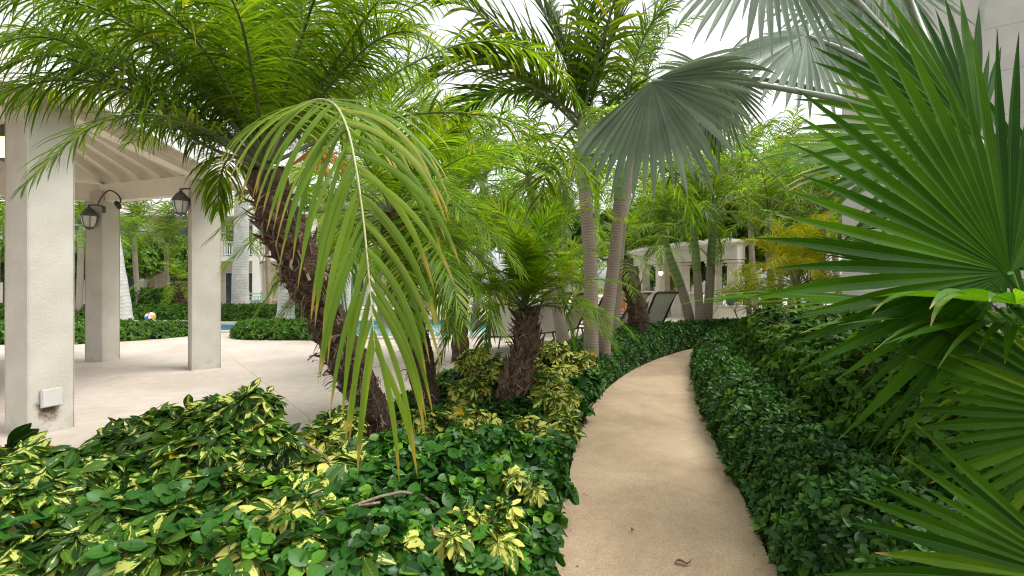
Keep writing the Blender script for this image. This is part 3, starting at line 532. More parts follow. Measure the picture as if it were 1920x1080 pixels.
# low teal railings by the garden terrace
def railing(x0, x1, y, z0, label):
    L = V(x0, y, z0); o = empty('teal_railing', L, label, 'railing', 'teal metal railings along the far terrace'); m = MB(); m.tube([(x0, y, z0 + .95), (x1, y, z0 + .95)], .035, 6); m.tube([(x0, y, z0 + .12), (x1, y, z0 + .12)], .03, 6); m.tube([(x0, y, z0 + .8), (x1, y, z0 + .8)], .02, 6); m.build('rail', M['teal'], o, loc=L)
    m = MB(); n = max(2, int((x1 - x0) / .55))
    for i in range(n):
        a = x0 + (x1 - x0) * i / n; b = x0 + (x1 - x0) * (i + 1) / n; mid = (a + b) / 2
        m.tube([(a, y, z0 + .12), (mid, y, z0 + .8)], .016, 5); m.tube([(b, y, z0 + .12), (mid, y, z0 + .8)], .016, 5); m.tube([(mid, y, z0 + .12), (a, y, z0 + .8)], .012, 5); m.tube([(mid, y, z0 + .12), (b, y, z0 + .8)], .012, 5)
    m.build('lattice', M['teal'], o, loc=L)
    m = MB()
    for x in (x0, x1): m.tube([(x, y, 0), (x, y, z0 + 1.05)], .045, 6)
    m.build('post', M['teal'], o, loc=L)
railing(at(466, 0, 24)[0], at(490, 0, 24)[0], 24, -.1 + .1, 'short teal lattice railing just right of the pale royal palm trunk')
railing(at(605, 0, 25.5)[0], at(700, 0, 25.5)[0], 25.5, 0, 'teal railing glimpsed between the near palm trunks')
railing(at(290, 0, 27)[0], at(350, 0, 27)[0], 27, 0, 'teal railing left of the third column, behind the feathery palm')
m = MB(); wl = V(-11.5, 25.2, 0); m.box((-11.2, 25.2, .28), (4.0, .5, .56)); m.box((-11.2, 25.2, .59), (4.2, .62, .06)); o = m.build('garden_wall', simple('tan_stone', (.42, .30, .20), (.55, .42, .30), 6, .85, .4), loc=wl); tag(o, 'low tan stone wall under the teal railing by the royal palm', 'wall')

# ------------------------------------------------ curved white bar pergola
pgl = V(6.5, 21.5, .03); pg = empty('curved_pergola', pgl, 'curved white pool bar with columns, counter and heavy roof band', 'pergola')
cc = V(1.5, 30.5)     # circle centre; convex side toward the camera-right
def parc(px, Y): return V((px - CX) * Y / FPX, Y)
AR = spline([(*parc(1165, 30), 0), (*parc(1205, 26), 0), (*parc(1262, 22.5), 0), (*parc(1325, 20.2), 0), (*parc(1390, 19.0), 0)], 41)[:, :2]
def ribbon(m, P, w, z0, z1, off=0.0):
    P = np.asarray(P); T = nrm(np.gradient(P, axis=0)); Nn = np.stack([T[:, 1], -T[:, 0]], -1); a = P + Nn * (off - w / 2); b = P + Nn * (off + w / 2); n = len(P)
    Vv = np.vstack([np.column_stack([q, np.full(n, z)]) for q, z in ((a, z0), (b, z0), (b, z1), (a, z1))]); F = []
    for k in range(4):
        for i in range(n - 1): F.append((k * n + i, k * n + i + 1, ((k + 1) % 4) * n + i + 1, ((k + 1) % 4) * n + i))
    F += [(0, n, 2 * n, 3 * n), (n - 1, 4 * n - 1, 3 * n - 1, 2 * n - 1)]; m.add(Vv, F)
m = MB(); ribbon(m, AR, .6, 2.42, 2.86); ribbon(m, AR, .85, 2.86, 2.98); ribbon(m, AR, .7, 2.36, 2.42); m.build('roof_band', M['stucco'], pg, loc=pgl)
m = MB(); ribbon(m, AR[:34], .28, .03, 1.0); m.build('counter_wall', M['stucco'], pg, loc=pgl)
m = MB(); ribbon(m, AR[:34], .62, 1.0, 1.07); m.build('counter_top', M['white'], pg, loc=pgl)
m = MB()
for i in range(0, 41): 
    T = AR[min(i + 1, 40)] - AR[max(i - 1, 0)]; m.box((*AR[i], 3.04), (2.2, .09, .12), rot=math.atan2(T[1], T[0]) + math.pi / 2)
m.build('roof_slats', M['white'], pg, loc=pgl)
for i in (1, 8, 15, 22, 29, 36, 39):
    m = MB(); rr = math.atan2(*(AR[min(i + 1, 40)] - AR[max(i - 1, 0)])[::-1]); p = AR[i]; m.box((*p, 1.2), (.40, .40, 2.34), rot=rr); m.box((*p, 2.28), (.54, .54, .10), rot=rr); m.box((*p, 2.15), (.48, .48, .06), rot=rr); m.box((*p, .18), (.5, .5, .3), rot=rr); m.build('column', M['stucco'], pg, loc=pgl)
for k, (px, py, Y, w) in enumerate([(1307, 505, 20.0, 'the right'), (1239, 512, 22.8, 'the left'), (1254, 508, 23.6, 'the middle')]):
    p = at(px, py, Y); o = empty('globe_lamp', p, f'lit globe lamp hanging in the curved pool bar, {w} one of three', 'lamp', 'lit globe lamps in the pool bar')
    m = MB(); m.lathe(p, [(0, -.11), (.06, -.09), (.1, -.03), (.105, .03), (.07, .08), (0, .1)], 10); m.build('globe', M['bulb'], o, True, p); m = MB(); m.tube([p + V(0, 0, .09), V(p[0], p[1], 2.38)], .012, 5); m.lathe(p, [(.07, .08), (.05, .13), (0, .14)], 8); m.build('stem', M['bronze'], o, False, p)

# ------------------------------------------------ furniture
def beam(m, a, b, w, h=None): 
    a = V(*a); b = V(*b); d = b - a; L = np.linalg.norm(d); x = d / L; up = V(0, 0, 1) if abs(x[2]) < .95 else V(0, 1, 0); y = nrm(np.cross(up, x)); z = np.cross(x, y); m.box((a + b) / 2, (L, w, h or w), M=np.column_stack([x, y, z]))
def lounger(loc, rz, label, back=62, ):
    o = empty('sun_lounger', loc, label, 'sun lounger', 'bronze framed sun loungers with beige slings', rz)
    b = R_(back); Lb = .84; ex, ez = -math.cos(b) * Lb, math.sin(b) * Lb; zs = .40
    m = MB()
    for s in (-.31, .31): m.tube(spline([(.0, s, zs), (.6, s, zs), (1.15, s, zs - .01), (1.25, s, zs - .05)], 10), .022, 6)
    m.tube([(1.25, -.31, zs - .05), (1.25, .31, zs - .05)], .022, 6); m.tube([(.02, -.31, zs), (.02, .31, zs)], .022, 6); m.build('seat_frame', M['bronze'], o)
    m = MB()
    for s in (-.31, .31): m.tube(spline([(0, s, zs), (ex * .5, s, zs + ez * .5), (ex, s, zs + ez), (ex - .07, s, zs + ez + .03)], 10), .024, 6)
    m.tube([(ex - .07, -.31, zs + ez + .03), (ex - .07, .31, zs + ez + .03)], .024, 6); m.build('back_frame', M['bronze'], o)
    m = MB(); gx = np.linspace(0, 1, 8); 
    def sling(P):
        P = spline(P, 10); n = len(P); Vv = np.vstack([P + V(0, y, -.02 * (1 - (y / .3) ** 2)) for y in (-.30, -.15, 0, .15, .30)]); m.add(Vv, [(k * n + i, k * n + i + 1, (k + 1) * n + i + 1, (k + 1) * n + i) for k in range(4) for i in range(n - 1)])
    sling([(0.02, 0, zs + .012), (.6, 0, zs + .005), (1.24, 0, zs - .03)]); m.build('seat_sling', M['sling'], o, True)
    m = MB(); sling([(-.01, 0, zs + .03), (ex * .5 + .012, 0, zs + ez * .5), (ex - .04, 0, zs + ez + .03)]); m.build('back_sling', M['sling'], o, True)
    for (x, s) in ((.12, -1), (.12, 1), (1.0, -1), (1.0, 1)):
        m = MB(); m.tube(spline([(x, s * .31, zs), (x + (-.06 if x < .5 else .05), s * .325, zs * .5), (x + (-.14 if x < .5 else .1), s * .33, 0.0)], 6), .018, 6); m.build('leg', M['bronze'], o)
    for s in (-1, 1):
        m = MB(); m.tube(spline([(ex * .42, s * .33, zs + ez * .42 - .1), (.05, s * .36, zs + .23), (.30, s * .36, zs + .21), (.38, s * .345, zs + .12), (.36, s * .325, zs)], 12), .016, 6); m.build('armrest', M['bronze'], o)
    return o
def pos(px, Y, z=.03): return V((px - CX) * Y / FPX, Y, z)
lounger(pos(1222, 11.0), R_(122), 'sun lounger behind the hedge, beside the leaning thin palm trunk', 62)
lounger(pos(1170, 11.4), R_(140), 'sun lounger just right of the shaggy leaning palm trunk behind the hedge', 58)
lounger(pos(1112, 10.9), R_(145), 'sun lounger seen between the two thick ringed palm trunks', 60)
lounger(pos(1066, 10.3), R_(140), 'sun lounger partly hidden left of the first ringed palm trunk', 60)
lounger(pos(1020, 9.6), R_(125), 'sun lounger behind the drooping frond of the small shaggy palm', 62)
lounger(pos(950, 8.9), R_(95), 'sun lounger nearest the pool, left of the small shaggy palm', 75)
def chair(loc, rz, label):
    o = empty('wooden_chair', loc, label, 'chair', 'orange wooden chairs by the pool bar', rz); m = MB(); m.box((0, 0, .45), (.5, .5, .045)); m.build('seat', M['wood'], o); m = MB(); m.box((-.24, 0, 1.0), (.035, .5, .07)); m.box((-.24, 0, .6), (.03, .5, .05))
    for y in np.linspace(-.2, .2, 6): m.box((-.24, y, .8), (.018, .035, .36))
    m.build('backrest', M['wood'], o)
    for x in (-.24, .24):
        for y in (-.24, .24): m = MB(); m.box((x, y, .21 if x > 0 else .5), (.045, .045, .43 if x > 0 else 1.0)); m.build('leg', M['wood'], o)
    for s in (-1, 1): m = MB(); m.box((0, s * .265, .66), (.5, .05, .03)); m.box((.23, s * .265, .55), (.04, .04, .2)); m.build('armrest', M['wood'], o)
chair(pos(1160, 17.0), R_(70), 'orange wooden slatted chair left of the shaggy leaning trunk'); chair(pos(1172, 18.6), R_(110), 'orange wooden slatted chair farther back, beside the bar counter'); chair(pos(1093, 16.5), R_(60), 'orange wooden chair glimpsed left of the first ringed trunk')
def table(loc, label):
    o = empty('side_table', loc, label, 'table', 'small white slatted pool tables'); m = MB(); m.lathe((0, 0, 0), [(0, .47), (.42, .47), (.43, .455), (.42, .44), (0, .44)], 20); m.build('table_top', M['bronze'], o)
    for k in range(4): m = MB(); a = k * math.pi / 2 + .5; m.tube(spline([(.36 * math.cos(a), .36 * math.sin(a), .45), (.3 * math.cos(a), .3 * math.sin(a), .2), (.38 * math.cos(a), .38 * math.sin(a), 0)], 6), .014, 6); m.build('leg', M['bronze'], o)
table(pos(1160, 12.6), 'low round dark side table beside the loungers near the hedge')
# blue glazed pot with white plant on counter end
p = pos(1370, 17.2, .66); m = MB(); m.box((p[0], p[1], .345), (.9, .5, .63)); m.box((p[0], p[1], .64), (1.0, .6, .035)); tag(m.build('low_plinth', M['stucco'], loc=(p[0], p[1], .03)), 'low white rendered plinth holding the blue planter by the bar', 'plinth'); po = empty('blue_planter', p, 'small blue glazed planter standing on the low white plinth by the bar', 'planter'); m = MB(); m.lathe(p, [(0, 0), (.12, 0), (.15, .16), (.18, .34), (.2, .36), (.17, .37), (.16, .33), (0, .33)], 16); m.build('pot', simple('blue_glaze', (.02, .06, .22), (.04, .10, .32), 4, .25), po, True, p)
# beach ball
bp = pos(282, 18.0, 0); bp[2] = .03 + .175; m = MB(); N1 = 24
cols = [(.8, .8, .78), (.75, .10, .05), (.8, .8, .78), (.04, .22, .55), (.8, .8, .78), (.75, .45, .03)]; mats = [simple(f'ball_panel_{n_}', c, None, rough=.3) for n_, c in zip(('white', 'red', 'ivory', 'blue', 'cream', 'orange'), cols)]
th = np.linspace(0, math.pi, 13); Vv = []; F = []; mi = []
for i, t in enumerate(th):
    for k in range(N1): a = k * 2 * math.pi / N1; Vv.append((.175 * math.sin(t) * math.cos(a), .175 * math.sin(t) * math.sin(a), .175 * math.cos(t)))
for i in range(12):
    for k in range(N1): F.append((i * N1 + k, (i + 1) * N1 + k, (i + 1) * N1 + (k + 1) % N1, i * N1 + (k + 1) % N1)); mi.append(k // 4)
m.add(np.array(Vv) @ rotm(.5, .3, 1.1).T + bp, F, mat=mi); tag(m.build('beach_ball', mats, smooth=True, loc=bp), 'small striped beach ball on the far side of the pool', 'beach ball')
# dry leaf, twigs on the path
def dry(px, py, L, label, name='dry_leaf', cat='leaf', mt_=None, w=.012, az=.2):
    p = gp(px, py, .05); m = MB(); P = spline([p + V(-L / 2, 0, .002), p + V(-L / 5, .012, .018), p + V(L / 6, -.008, .010), p + V(L / 2, .01, .02)], 10)[None]; T = nrm(np.gradient(P[0], axis=0))[None]
    strips(m, P, nrm(np.cross(T, V(0, .3, 1)[None, None])), np.interp(np.linspace(0, 1, 10), [0, .3, .6, 1], [.2, 1, .8, .1])[None] * w, V(0, 0, 1)[None, None], .8); o = m.build(name, mt_ or M['drybrown'], loc=p); tag(o, label, cat)
M['drybrown'] = simple('dry_leaf_brown', (.16, .05, .02), (.28, .10, .035), 40, .7)
dry(1282, 1058, .085, 'curled brown dry leaf lying on the path near the bottom edge')
dry(1098, 932, .05, 'thin greenish twig lying at the left edge of the path', 'fallen_twig', 'twig', M['rachis'], .003); dry(1186, 998, .012, 'tiny dark speck of debris in the middle of the path', 'debris_speck', 'debris', M['drybrown'], .004)
# ------------------------------------------------ palms
def arc(P0, az, el, L, sag=1.0, n=9, curl=0.0):
    d = V(math.cos(el) * math.cos(az), math.cos(el) * math.sin(az), math.sin(el)); P = [V(*P0)]; st = L / (n - 1)
    for k in range(n - 1):
        d = nrm(d + V(0, 0, -1) * sag * (.35 + 1.3 * k / n) / (n - 1) * (1.15 if d[2] > -.8 else .1) + V(-math.sin(az), math.cos(az), 0) * curl / n); P.append(P[-1] + d * st)
    return np.array(P)
def shag(curve, r, parent, loc, seed, nb=170, nf=260, bl=.06, boots=True, rtop=None):
    g = np.random.default_rng(seed); P = spline(curve, 40); rr = r * (1 + .10 * np.sin(np.linspace(0, 19, 40)) + g.normal(0, .05, 40)) * np.linspace(1.15, .95, 40)
    m = MB(); m.tube(P, rr, 18); Vx = m.vs[0]; Vx += g.normal(0, r * .07, Vx.shape); m.build('trunk', M['shag'], parent, False, loc)
    T = nrm(np.gradient(P, axis=0)); m = MB(); t = np.linspace(.04, .985, nb); q = t * 39; i = q.astype(int); az = np.arange(nb) * 2.39996 + g.normal(0, .2, nb)
    A = nrm(np.cross(T[i], V(0, 1, 0))); B = np.cross(T[i], A); O = A * np.cos(az)[:, None] + B * np.sin(az)[:, None]
    L = bl * (1 + g.normal(0, .3, nb)) * np.interp(t, [0, .35, 1], [.55, .9, 1.15]); S = 5; d = nrm(O * .8 + T[i] * .55 + g.normal(0, .15, (nb, 3))); Q = [P[i] + O * rr[i][:, None] * .8]; D = [d]
    for k in range(S - 1): d = nrm(d + T[i] * .22 + g.normal(0, .08, (nb, 3)) - (V(0, 0, .25) * (g.random(nb) < .3)[:, None])); Q.append(Q[-1] + d * (L / (S - 1))[:, None]); D.append(d)
    Q = np.stack(Q, 1); D = np.stack(D, 1); side = nrm(np.cross(D, np.broadcast_to(T[i][:, None], D.shape))); w = bl * .30 * np.array([1.5, 1, .7, .5, .12])[None] * (1 + g.normal(0, .25, nb))[:, None]
    strips(m, Q, side, w, np.cross(side, D), .9, g.random(nb), 3); m.build('leaf_bases', M['boot'], parent, False, loc)
    t = g.random(nf); i = (t * 38).astype(int); az = g.random(nf) * 6.28; A = nrm(np.cross(T[i], V(0, 1, 0))); B = np.cross(T[i], A); O = A * np.cos(az)[:, None] + B * np.sin(az)[:, None]; d = nrm(O * .4 + g.normal(0, .7, (nf, 3))); Q = [P[i] + O * (rr[i] * .98)[:, None]]; D = [d]
    for k in range(4): d = nrm(d + V(0, 0, -.35) + O * .05 - O * .25 * (k > 1) + g.normal(0, .35, (nf, 3))); Q.append(Q[-1] + d * .018 * (1 + g.random(nf))[:, None]); D.append(d)
    Q = np.stack(Q, 1); D = np.stack(D, 1); m = MB(); strips(m, Q, nrm(np.cross(D, np.broadcast_to(O[:, None], D.shape))), (.0014 + .007 * g.random((nf, 1)) ** 5) * np.ones((1, 5)), None, 0, .5, 2); m.build('fibres', M['fibre'], parent, False, loc)
def ff(parent, loc, rach, mats=None, **k):
    if mats is None and parent is p1: mats = [M['pygmy_dark'], M['rachis']]
    m = MB(); frond(m, rach, **k); return m.build('frond', mats or [M['pygmy'], M['rachis']], parent, True, loc)

# --- the big leaning shaggy palm at left of centre
cr = at(498, 318, 2.72); tb = V((745 - CX) * 3.95 / FPX, 3.95, 0.0)
p1 = empty('shaggy_date_palm', tb, 'large shaggy palm leaning left, its drooping frond hanging in front', 'palm tree')
shag([tb, at(722, 830, 3.85), at(680, 735, 3.6), at(625, 620, 3.3), at(568, 500, 3.0), at(518, 400, 2.8), cr], .115, p1, tb, 3, 300, 700, .075)
def px(*a): return [at(*p) for p in a]
big = dict(L=.34, w=.0050, n=80, a0=72, a1=30, droop=1.6, vang=22, r0=.012, seg=6, across=3)
heroes = [
 (px((498, 300, 2.7), (400, 195, 2.6), (300, 95, 2.45), (215, 5, 2.3), (140, -50, 2.2), (60, -70, 2.1)), {}),
 (px((492, 305, 2.7), (400, 235, 2.65), (270, 150, 2.55), (150, 85, 2.4), (60, 60, 2.3), (-30, 80, 2.2)), {}),
 (px((490, 310, 2.7), (380, 270, 2.6), (260, 180, 2.4), (130, 110, 2.2), (20, 120, 2.0), (-60, 190, 1.9)), {}),
 (px((485, 312, 2.7), (420, 262, 2.5), (340, 226, 2.3), (265, 214, 2.15), (205, 224, 2.05), (144, 255, 1.95), (79, 313, 1.85), (50, 345, 1.8)), dict(L=.25, w=.0068, n=54, a0=68, a1=26, droop=1.0, vang=10)),
 (px((480, 315, 2.8), (450, 296, 2.95), (425, 302, 3.1), (412, 340, 3.2), (408, 395, 3.25)), dict(L=.30, n=40, w=.0065, a0=60, a1=30, droop=.9)),
 (px((500, 300, 2.7), (478, 150, 2.75), (452, 20, 2.7), (420, -90, 2.6), (370, -170, 2.5)), {}),
 (px((503, 300, 2.7), (515, 160, 2.8), (518, 20, 2.9), (510, -100, 2.9), (480, -180, 2.8)), {}),
 (px((506, 300, 2.7), (545, 160, 2.7), (565, 30, 2.6), (560, -80, 2.5), (530, -160, 2.4)), {}),
 (px((510, 302, 2.7), (590, 200, 2.8), (660, 90, 2.9), (700, 0, 3.0), (720, -80, 3.1), (760, -110, 3.2)), {}),
 (px((510, 302, 2.7), (600, 215, 2.85), (720, 149, 3.1), (804, 104, 3.2), (880, 80, 3.3), (960, 82, 3.3), (1030, 115, 3.3), (1085, 190, 3.25)), dict(L=.34, n=70, w=.008, droop=1.5)),
 (px((510, 306, 2.7), (620, 255, 2.9), (720, 225, 3.1), (800, 212, 3.2), (880, 213, 3.2), (960, 228, 3.15), (1040, 270, 3.1), (1095, 320, 3.05), (1112, 370, 3.05)), dict(L=.36, n=66, w=.0085, droop=1.5, a0=70, a1=32)),
 (px((508, 300, 2.7), (620, 160, 2.6), (700, 80, 2.5), (770, 60, 2.4), (830, 100, 2.3)), dict(droop=1.6)),
 (px((505, 300, 2.7), (640, 100, 2.5), (720, -10, 2.3), (800, -60, 2.1)), dict(L=.34, droop=1.7)),
 (px((495, 300, 2.7), (360, 110, 2.9), (250, -20, 3.0), (150, -90, 3.1)), {}),
 (px((495, 300, 2.7), (430, 120, 2.5), (350, -20, 2.2), (280, -100, 2.0)), {}),
 (px((490, 306, 2.7), (330, 200, 2.9), (180, 60, 3.0), (60, 0, 3.0), (-50, 0, 3.0)), {}),
 (px((488, 308, 2.7), (350, 215, 2.5), (210, 120, 2.3), (90, 70, 2.15), (-20, 90, 2.0), (-80, 150, 1.95)), dict(droop=1.6)),
 (px((490, 306, 2.7), (380, 160, 2.45), (250, 50, 2.2), (120, 0, 2.0), (0, 0, 1.85), (-80, 50, 1.8)), dict(droop=1.6)),
 (px((492, 304, 2.7), (400, 120, 2.3), (300, 10, 2.0), (180, -60, 1.8), (60, -60, 1.7), (-40, 0, 1.6)), dict(droop=1.7)),
 (px((486, 308, 2.75), (360, 240, 2.9), (230, 170, 3.0), (110, 150, 3.1), (0, 180, 3.1)), dict(droop=1.4)),
 (px((500, 300, 2.7), (560, 90, 2.4), (600, -20, 2.2), (660, -60, 2.0), (720, -30, 1.9)), dict(droop=1.7, L=.38)),
 (px((500, 300, 2.7), (470, 120, 2.3), (440, 10, 2.0), (380, -70, 1.8), (320, -90, 1.7)), dict(droop=1.6)),
 (px((488, 308, 2.7), (380, 240, 2.55), (260, 175, 2.4), (140, 150, 2.25), (30, 165, 2.15), (-50, 210, 2.1)), dict(L=.38)),
 (px((488, 308, 2.75), (370, 200, 2.75), (240, 110, 2.75), (120, 70, 2.7), (10, 80, 2.65)), dict(L=.38)),
 (px((485, 312, 2.8), (390, 250, 3.0), (300, 195, 3.15), (200, 165, 3.25), (110, 170, 3.3), (40, 200, 3.3)), dict(L=.36)),
 (px((492, 304, 2.7), (420, 160, 2.6), (340, 60, 2.5), (260, 10, 2.4), (170, 0, 2.3), (90, 40, 2.25)), dict(L=.38)),
 (px((500, 300, 2.7), (560, 200, 3.1), (640, 170, 3.5), (700, 190, 3.8), (740, 260, 4.0)), {}),
 (px((497, 300, 2.7), (440, 200, 3.1), (360, 150, 3.4), (290, 150, 3.7), (250, 200, 3.9)), {}),
]
for k, (pts, kw) in enumerate(heroes):
    if pts[-1][0] < pts[0][0] - .3 and k != 3: kw = {**kw, 'droop': 2.0, 'w': .0062, 'n': 66}
    ff(p1, tb, pts, **{**big, **kw, 'seed': 100 + k})
gq = np.random.default_rng(77)
for k in range(0, 17, 2):     # the rest of the crown
    az = R_([150, 118, 95, 72, 45, 20, 168, 200, 222, 60, 135, 85, 10, 350, 185, 105, 240][k]); el = R_([38, 52, 60, 48, 55, 40, 55, 42, 58, 66, 68, 35, 62, 45, 64, 72, 68][k])
    ff(p1, tb, arc(cr, az + gq.normal(0, .1), el, 1.55 + gq.normal(0, .12), 1.05), **{**big, 'seed': 180 + k})
for k in range(9):      # spear leaves and inner fronds
    az = k * 2.4 + .4; pts = arc(cr, az, R_(70 + (k % 3) * 6), .95 + .1 * (k % 4), .5); ff(p1, tb, pts, **{**big, 'L': .26, 'n': 44, 'a0': 45, 'a1': 20, 'seed': 150 + k})
# the long pale frond that arches towards the path in front of the trunk
nf = ff(p1, tb, px((505, 300, 2.6), (545, 215, 2.1), (585, 190, 1.75), (622, 192, 1.52), (648, 232, 1.36), (665, 300, 1.26), (680, 400, 1.19), (690, 500, 1.14), (698, 590, 1.11), (703, 655, 1.10)), [M['pygmy_near'], M['rachis_pale']], L=.45, w=.0086, n=44, t0=.22, a0=78, a1=22, droop=1.55, vang=12, jit=.06, seg=10, r0=.008, across=3, seed=9, side=V(.97, -.25, 0), prof=lambda t: np.interp(t, [0, .15, .5, .8, 1], [.7, 1, 1, .9, .66]))
nf['label'] = 'long pale drooping frond in front of the trunk'
# orange fruit stalks in the crown
m = MB()
for k in range(22):
    a = rng.random() * 6.28; P = spline([cr + V(.1, .1, .05), cr + V(.25, .12, .12 + .05 * rng.random()), cr + V(.32 + .1 * math.cos(a), .15 + .1 * math.sin(a), -.02 + .1 * rng.random())], 6); m.tube(P, .004, 4)
m.build('fruit_stalk', simple('orange_stalk', (.55, .20, .03), (.65, .30, .05), 20, .6), p1, False, tb)

def pygmy(name, label, curve, r, n, L, seed, leafL=.24, w=.006, nl=44, group=None, cat='palm tree', els=(78, -25), mats=None, bl=.06, sag=1.25, nb=170, avoid=None, seg=5, across=2, base=None):
    g = np.random.default_rng(seed); loc = V(*curve[0]) if base is None else V(*base); o = empty(name, loc, label, cat, group); shag(curve, r, o, loc, seed, nb, nb * 2, bl); c = curve[-1]
    for k in range(n):
        f = k / (n - 1); az = k * 2.39996 + g.normal(0, .15); el = R_(els[0] + (els[1] - els[0]) * f ** .9 + g.normal(0, 5))
        if avoid is not None and abs((az - avoid + math.pi) % (2 * math.pi) - math.pi) < .5 and el < 1.0: az += .9
        ff(o, loc, arc(c, az, el, L * (1 + g.normal(0, .08)) * (1 if f > .15 else .8), sag), mats, L=leafL, w=w, n=nl, a0=66, a1=26, droop=.75, vang=14, jit=.07, seg=seg, across=across, r0=.008, seed=seed * 31 + k)
    return o
p2 = pygmy('shaggy_date_palm', 'small shaggy palm beside the path with white fibres on its thick short trunk', [V(-.22, 4.7, 0), at(925, 800, 4.7), at(952, 745, 4.7), at(980, 680, 4.75), at(987, 620, 4.8), at(983, 578, 4.8)], .102, 22, 1.1, 21, .25, .0072, 56, bl=.10, nb=230, avoid=-1.57, els=(82, 12))
for k, pts in enumerate([px((985, 568, 4.8), (955, 515, 4.7), (905, 515, 4.6), (862, 560, 4.5), (835, 640, 4.45), (822, 700, 4.4)), px((988, 568, 4.8), (1005, 515, 4.75), (1035, 520, 4.7), (1060, 580, 4.7), (1078, 655, 4.65)),
    px((983, 568, 4.8), (955, 480, 4.8), (905, 425, 4.8), (850, 415, 4.8), (800, 440, 4.8)), px((988, 568, 4.8), (1020, 480, 4.9), (1065, 415, 5.0), (1115, 390, 5.0), (1160, 410, 5.0)), px((985, 568, 4.8), (975, 470, 4.6), (940, 400, 4.5), (890, 370, 4.4)),
    px((986, 568, 4.8), (1000, 470, 4.6), (1025, 410, 4.5), (1050, 385, 4.4)), px((983, 568, 4.8), (930, 540, 4.9), (870, 560, 5.0), (830, 620, 5.1)), px((985, 568, 4.8), (960, 530, 4.5), (935, 540, 4.3), (915, 600, 4.2), (905, 660, 4.2))]):
    ff(p2, V(-.22, 4.7, 0), pts, L=.30, w=.0085, n=46, a0=68, a1=28, droop=.7, vang=12, jit=.06, seg=6, across=3, r0=.010, seed=700 + k)
pygmy('shaggy_date_palm', 'dark shaggy palm trunk behind the big leaning one, with a dense feathery crown', [V(-.72, 4.75, 0), at(808, 800, 4.7), at(790, 690, 4.65), at(762, 570, 4.6), at(742, 470, 4.5), at(735, 400, 4.45)], .115, 42, 1.5, 22, .32, .0075, 60, bl=.065, els=(80, -35), avoid=-1.57)
pygmy('shaggy_date_palm', 'far shaggy palm with red brown trunk leaning left behind the loungers', [V(2.45, 9.6, 0), at(1198, 600, 9.6), at(1188, 550, 9.6), at(1172, 505, 9.6), at(1163, 478, 9.6)], .165, 18, 1.3, 23, .25, .009, 26, bl=.11, nb=200, seg=3)
pygmy('shaggy_date_palm', 'low shaggy palm with a fine crown in front of the far clipped hedge', [pos(340, 20.3, 0), at(339, 560, 20.3), at(336, 530, 20.3)], .2, 16, 2.0, 24, .4, .014, 26, bl=.1, nb=60, seg=3, els=(75, -20))
pygmy('shaggy_date_palm', 'feathery palm crown directly behind the small shaggy palm, over the pool', [V(-.9, 8.6, 0), at(862, 560, 8.6), at(858, 470, 8.6), at(855, 400, 8.6)], .12, 34, 1.8, 25, .34, .010, 44, bl=.06, nb=100, seg=4)

# --- smooth feather palms from shared frond meshes
def tmpl(els, FL, seedb, mats, **kw):
    out = []
    for j, e in enumerate(els):
        for v in range(2):
            m = MB(); frond(m, arc((0, 0, 0), 0, R_(e), FL * (1 + .06 * v), kw.get('sag', 1.5), curl=(.25 if v else -.2)), seed=seedb + j * 7 + v, **{k: x for k, x in kw.items() if k != 'sag'}); o = m.build('frond', mats, None, True); out.append(o)
    return out
TF = tmpl((80, 58, 35, 8), 2.1, 300, [M['feather'], M['rachis']], L=.52, w=.015, n=36, t0=.12, a0=62, a1=25, droop=1.3, vang=30, seg=4, r0=.018, sag=1.7)
TR = tmpl((75, 50, 22, -8), 3.2, 340, [M['royalleaf'], M['rachis']], L=.75, w=.022, n=46, t0=.1, a0=62, a1=25, droop=1.4, vang=38, seg=4, r0=.03, sag=1.5)
TA = tmpl((80, 64, 48, 30), 1.7, 380, [M['bright'], M['rachis_pale']], L=.42, w=.011, n=34, t0=.2, a0=55, a1=25, droop=1.0, vang=30, seg=4, r0=.011, sag=1.4)
TY = tmpl((80, 64, 48, 25), 1.7, 420, [M['yellow'], M['rachis_pale']], L=.42, w=.011, n=34, t0=.2, a0=55, a1=25, droop=1.1, vang=30, seg=4, r0=.011, sag=1.6)
tmpls = TF + TR + TA + TY
def crown(o, T, n, sc, rel, g, order=None):
    k4 = len(T) // 2
    for k in range(n):
        f = (k + .3) / n; cl = min(int(f * k4), k4 - 1); inst(T[cl * 2 + int(g.random() < .5)], o, rel, k * 2.39996 + g.normal(0, .2), sc * (1 + g.normal(0, .08)), 'frond', g.normal(0, .08), g.normal(0, .06))
def smooth(name, label, curve, r, T, n, sc, seed, tm='ringtrunk', shaft=True, group=None, swell=0, cat='palm tree', shl=.12):
    g = np.random.default_rng(seed); P = spline(curve, 30); loc = P[0].copy(); o = empty(name, loc, label, cat, group); rr = np.interp(np.linspace(0, 1, 30), [0, .06, .3, 1], [1.35 + swell, 1.1 + swell * .5, 1.0, .8]) * r; rr = rr * (1 + .02 * np.sin(np.arange(30) * 2.1))
    k = int(30 * (1 - shl)) if shaft else 30; m = MB(); m.tube(P[:k], rr[:k], 14); m.build('trunk', M[tm], o, True, loc)
    if shaft: m = MB(); m.tube(P[k - 1:], np.interp(np.linspace(0, 1, 31 - k), [0, .25, 1], [rr[k - 1] * 1.02, rr[k - 1] * 1.12, r * .55]), 14); m.build('crownshaft', M['greenshaft'], o, True, loc)
    crown(o, T, n, sc, P[-1] - loc, g); return o
G1 = 'smooth ringed palms between the path and the pool'
a = smooth('ringed_palm', 'thick ringed palm trunk left of the closest pair, tall crown above', [V(1.08, 6.85, 0), at(1108, 640, 6.85), at(1107, 500, 6.85), at(1098, 380, 6.85), at(1091, 225, 6.85)], .098, TF, 7, 1.35, 41, group=G1, shl=.26)
